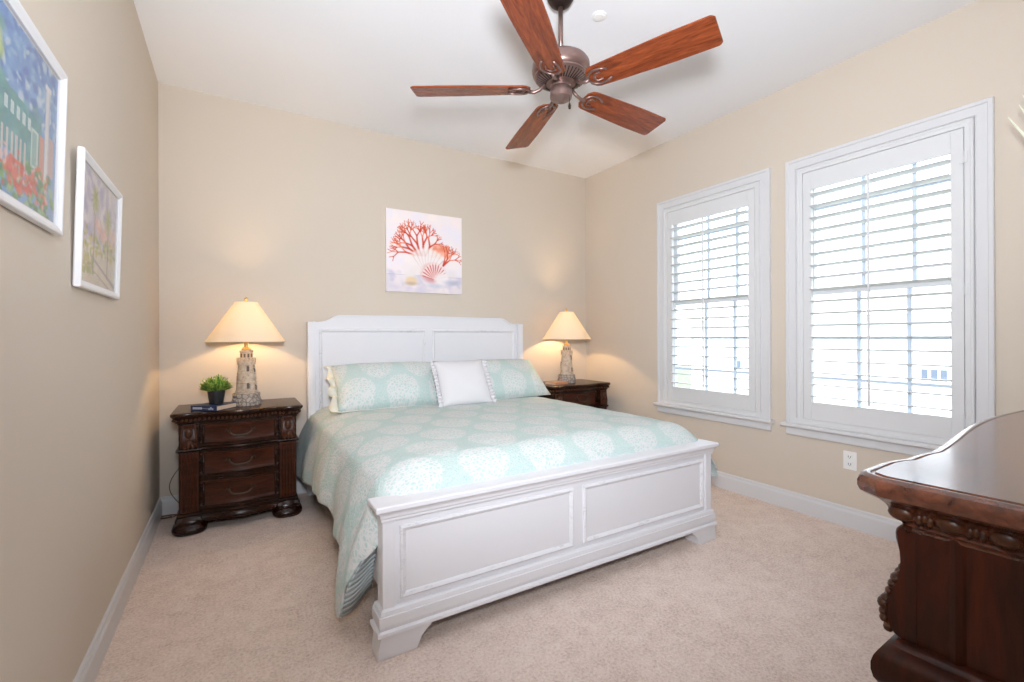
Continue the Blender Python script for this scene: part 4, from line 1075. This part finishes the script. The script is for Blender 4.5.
def porch_picture():
    P = Paint(150, 110, (0.45, 0.68, 0.90)); P.grad(0.3, 1, (0.32, 0.58, 0.88), 0.8)
    P.dabs(260, 0, 1, 0.45, 1, [(0.86, 0.93, 0.97), (0.42, 0.68, 0.92), (0.22, 0.48, 0.82), (0.62, 0.80, 0.94)], 0.008, 0.040, 0.75)
    P.dabs(90, 0.0, 0.35, 0.35, 0.95, [(0.30, 0.60, 0.42), (0.55, 0.78, 0.50), (0.80, 0.88, 0.60), (0.36, 0.66, 0.62)], 0.015, 0.05, 0.7)
    P.rect(0.28, 0.80, 0.26, 0.62, (0.25, 0.62, 0.64), 0.85, 0.10); P.dabs(50, 0.3, 0.8, 0.25, 0.62, [(0.20, 0.56, 0.60), (0.46, 0.76, 0.76), (0.32, 0.68, 0.66)], 0.01, 0.05, 0.5)
    for k in range(5): P.rect(0.40 + k * 0.06, 0.435 + k * 0.06, 0.46, 0.54, (0.86, 0.94, 0.96), 0.9)
    P.rect(0.78, 0.84, 0.22, 0.50, (0.88, 0.58, 0.52), 0.9); P.rect(0.86, 0.965, 0.30, 0.56, (0.90, 0.72, 0.68), 0.8, 0.2)
    P.rect(0.68, 0.765, 0.25, 0.50, (0.90, 0.94, 0.92), 0.8); P.rect(0.69, 0.75, 0.27, 0.48, (0.40, 0.66, 0.68), 0.6)
    P.rect(0.845, 0.900, 0.18, 0.86, (0.92, 0.93, 0.95), 0.95); P.rect(0.832, 0.912, 0.84, 0.87, (0.95, 0.95, 0.97), 0.95); P.rect(0.885, 0.900, 0.18, 0.84, (0.70, 0.76, 0.86), 0.6)
    P.dabs(200, 0.0, 1, 0.0, 0.26, [(0.30, 0.58, 0.34), (0.46, 0.70, 0.42), (0.24, 0.50, 0.38), (0.66, 0.80, 0.60)], 0.01, 0.035, 0.75)
    P.dabs(110, 0.1, 0.9, 0.04, 0.28, [(0.86, 0.32, 0.34), (0.92, 0.52, 0.52), (0.95, 0.72, 0.72), (0.90, 0.42, 0.30)], 0.008, 0.024, 0.85)
    for k in range(10): P.rect(0.20 + k * 0.045, 0.222 + k * 0.045, 0.16, 0.36, (0.92, 0.84, 0.86), 0.8)
    P.dabs(40, 0.45, 0.75, 0.06, 0.22, [(0.86, 0.26, 0.28), (0.90, 0.42, 0.40)], 0.01, 0.03, 0.85)
    return P


def palm_picture():
    P = Paint(130, 96, (0.80, 0.82, 0.93)); P.dabs(160, 0, 1, 0.35, 1, [(0.90, 0.90, 0.97), (0.62, 0.66, 0.88), (0.95, 0.95, 0.98), (0.70, 0.68, 0.88)], 0.02, 0.07, 0.7)
    P.dabs(50, 0.40, 0.95, 0.42, 0.62, [(0.97, 0.80, 0.76), (0.98, 0.88, 0.82), (0.95, 0.70, 0.68)], 0.015, 0.05, 0.75)
    P.rect(0, 1, 0, 0.34, (0.94, 0.92, 0.86), 0.95); P.dabs(60, 0, 1, 0, 0.32, [(0.98, 0.96, 0.90), (0.84, 0.84, 0.82), (0.92, 0.86, 0.78)], 0.02, 0.07, 0.6)
    P.dabs(130, 0, 1, 0.28, 0.48, [(0.58, 0.68, 0.30), (0.78, 0.80, 0.40), (0.48, 0.58, 0.32), (0.86, 0.78, 0.44)], 0.008, 0.032, 0.85)
    for x0, x1, zt in ((0.34, 0.36, 0.80), (0.74, 0.73, 0.70)):
        P.line((x0, 0.10), (x1, zt), 0.014, 0.010, (0.52, 0.42, 0.34), 0.95)
        for k in range(18):
            a = k * 2 * PI / 18 + 0.2; P.line((x1, zt), (x1 + 0.11 * math.cos(a), zt + 0.15 * math.sin(a) - 0.03), 0.013, 0.005, [(0.50, 0.62, 0.22), (0.78, 0.80, 0.36), (0.38, 0.52, 0.24)][k % 3], 0.95)
    P.dabs(40, 0.05, 0.35, 0.08, 0.25, [(0.52, 0.64, 0.32), (0.80, 0.78, 0.42)], 0.01, 0.035, 0.85)
    P.line((0.3, 0.24), (0.97, 0.04), 0.012, 0.022, (0.56, 0.54, 0.62), 0.85); P.line((0.2, 0.16), (0.8, 0.0), 0.008, 0.012, (0.66, 0.62, 0.62), 0.8)
    return P


def framed(label, yc, zc, wd, ht, lean, pt, mat_w=0.006, fw=0.026):
    t = thing('framed_picture', label, 'picture', (XL + 0.002, yc, zc - ht / 2)); t.rotation_euler = (0, R(lean), R(90))
    # local: +x runs along the wall away from the camera, -y into the room
    t.rotation_euler = (R(-0.0), 0, R(90))
    t.matrix_world = Matrix.Translation((XL + 0.003, yc, zc - ht / 2)) @ Matrix.Rotation(R(lean), 4, 'Y') @ Matrix.Rotation(R(90), 4, 'Z')
    bm = B(); loops(bm, [[(-wd / 2 + i, -h, i), (wd / 2 - i, -h, i), (wd / 2 - i, -h, ht - i), (-wd / 2 + i, -h, ht - i)] for i, h in [(0.004, 0.0), (0.0, 0.004), (0.0, 0.018), (0.003, 0.021), (0.010, 0.021), (0.016, 0.018), (fw - 0.005, 0.015), (fw, 0.013), (fw, 0.004), (fw, 0.0)]], True, False, False)
    obj('frame', bm, M_frame, t)
    bm = B(); box(bm, -wd / 2 + 0.008, wd / 2 - 0.008, -0.006, -0.001, 0.008, ht - 0.008); obj('mount', bm, M_frame, t)
    iw, ih = wd - 2 * fw - 2 * mat_w, ht - 2 * fw - 2 * mat_w
    pt.apply(obj('print', pt.mesh(iw, ih), M_paint, t, loc=(0, -0.0068, ht / 2)))
    bm = B(); box(bm, -wd / 2 + fw - 0.002, wd / 2 - fw + 0.002, -0.0115, -0.0095, fw - 0.002, ht - fw + 0.002); obj('glass', bm, M_pglass, t)
    return t
framed('white framed blue porch and red flower picture cut off by the left photo edge', 1.528, 1.790, 0.64, 0.475, 1.6, porch_picture())
framed('white framed pale palm tree picture on the left wall, nearer the bed', 2.325, 1.652, 0.60, 0.460, 1.6, palm_picture())

# ------------------------------------------------------------------ tall corner plant, of which only leaf tips reach into view
pp_ = thing('tall_leaf_plant', 'pale slender leaf tips of a tall plant standing behind the dresser by the window wall', 'plant', (3.16, 0.33, 0))
bm = B(); lathe(bm, [(0.10, 0), (0.115, 0.01), (0.135, 0.20), (0.15, 0.30), (0.155, 0.32), (0.14, 0.32), (0.13, 0.29)], 32); obj('planter', bm, M_planter, pp_, auto=40)
bm = B(); tube(bm, [(0, 0, 0.28), (0.01, 0.02, 0.8), (-0.01, 0.05, 1.3), (0.0, 0.08, 1.72)], [0.022, 0.019, 0.017, 0.016], 10); obj('stem', bm, M_trunk, pp_, smooth=True)
ends = [(-0.01, 0.328, 2.285), (-0.005, 0.292, 2.330), (0.0, 0.280, 2.37)] + [(0.17 * math.cos(a), -0.12 + 0.26 * math.sin(a), 2.15 + 0.18 * math.sin(3 * a)) for a in (0.4, 1.0, 2.2, 2.9, 3.6, 4.3, 5.0, 5.7)]
for e in ends:
    bm = B(); b0 = Vector((0, 0.08, 1.70)); e = Vector(e); d = e - b0; s = d.cross(Vector((1, 0, 0.2))).normalized(); rowsl = []
    for k in range(9):
        t_ = k / 8; p = b0 + d * t_ + Vector((0, 0, 0.03 * math.sin(PI * t_))); wl = 0.0075 * math.sin(PI * (0.12 + 0.80 * t_)) ; q = s.cross(d.normalized()) * 0.002
        rowsl.append([p - s * wl, p - q, p + s * wl, p + q])
    loops(bm, rowsl); obj('leaf', bm, M_palm, pp_)
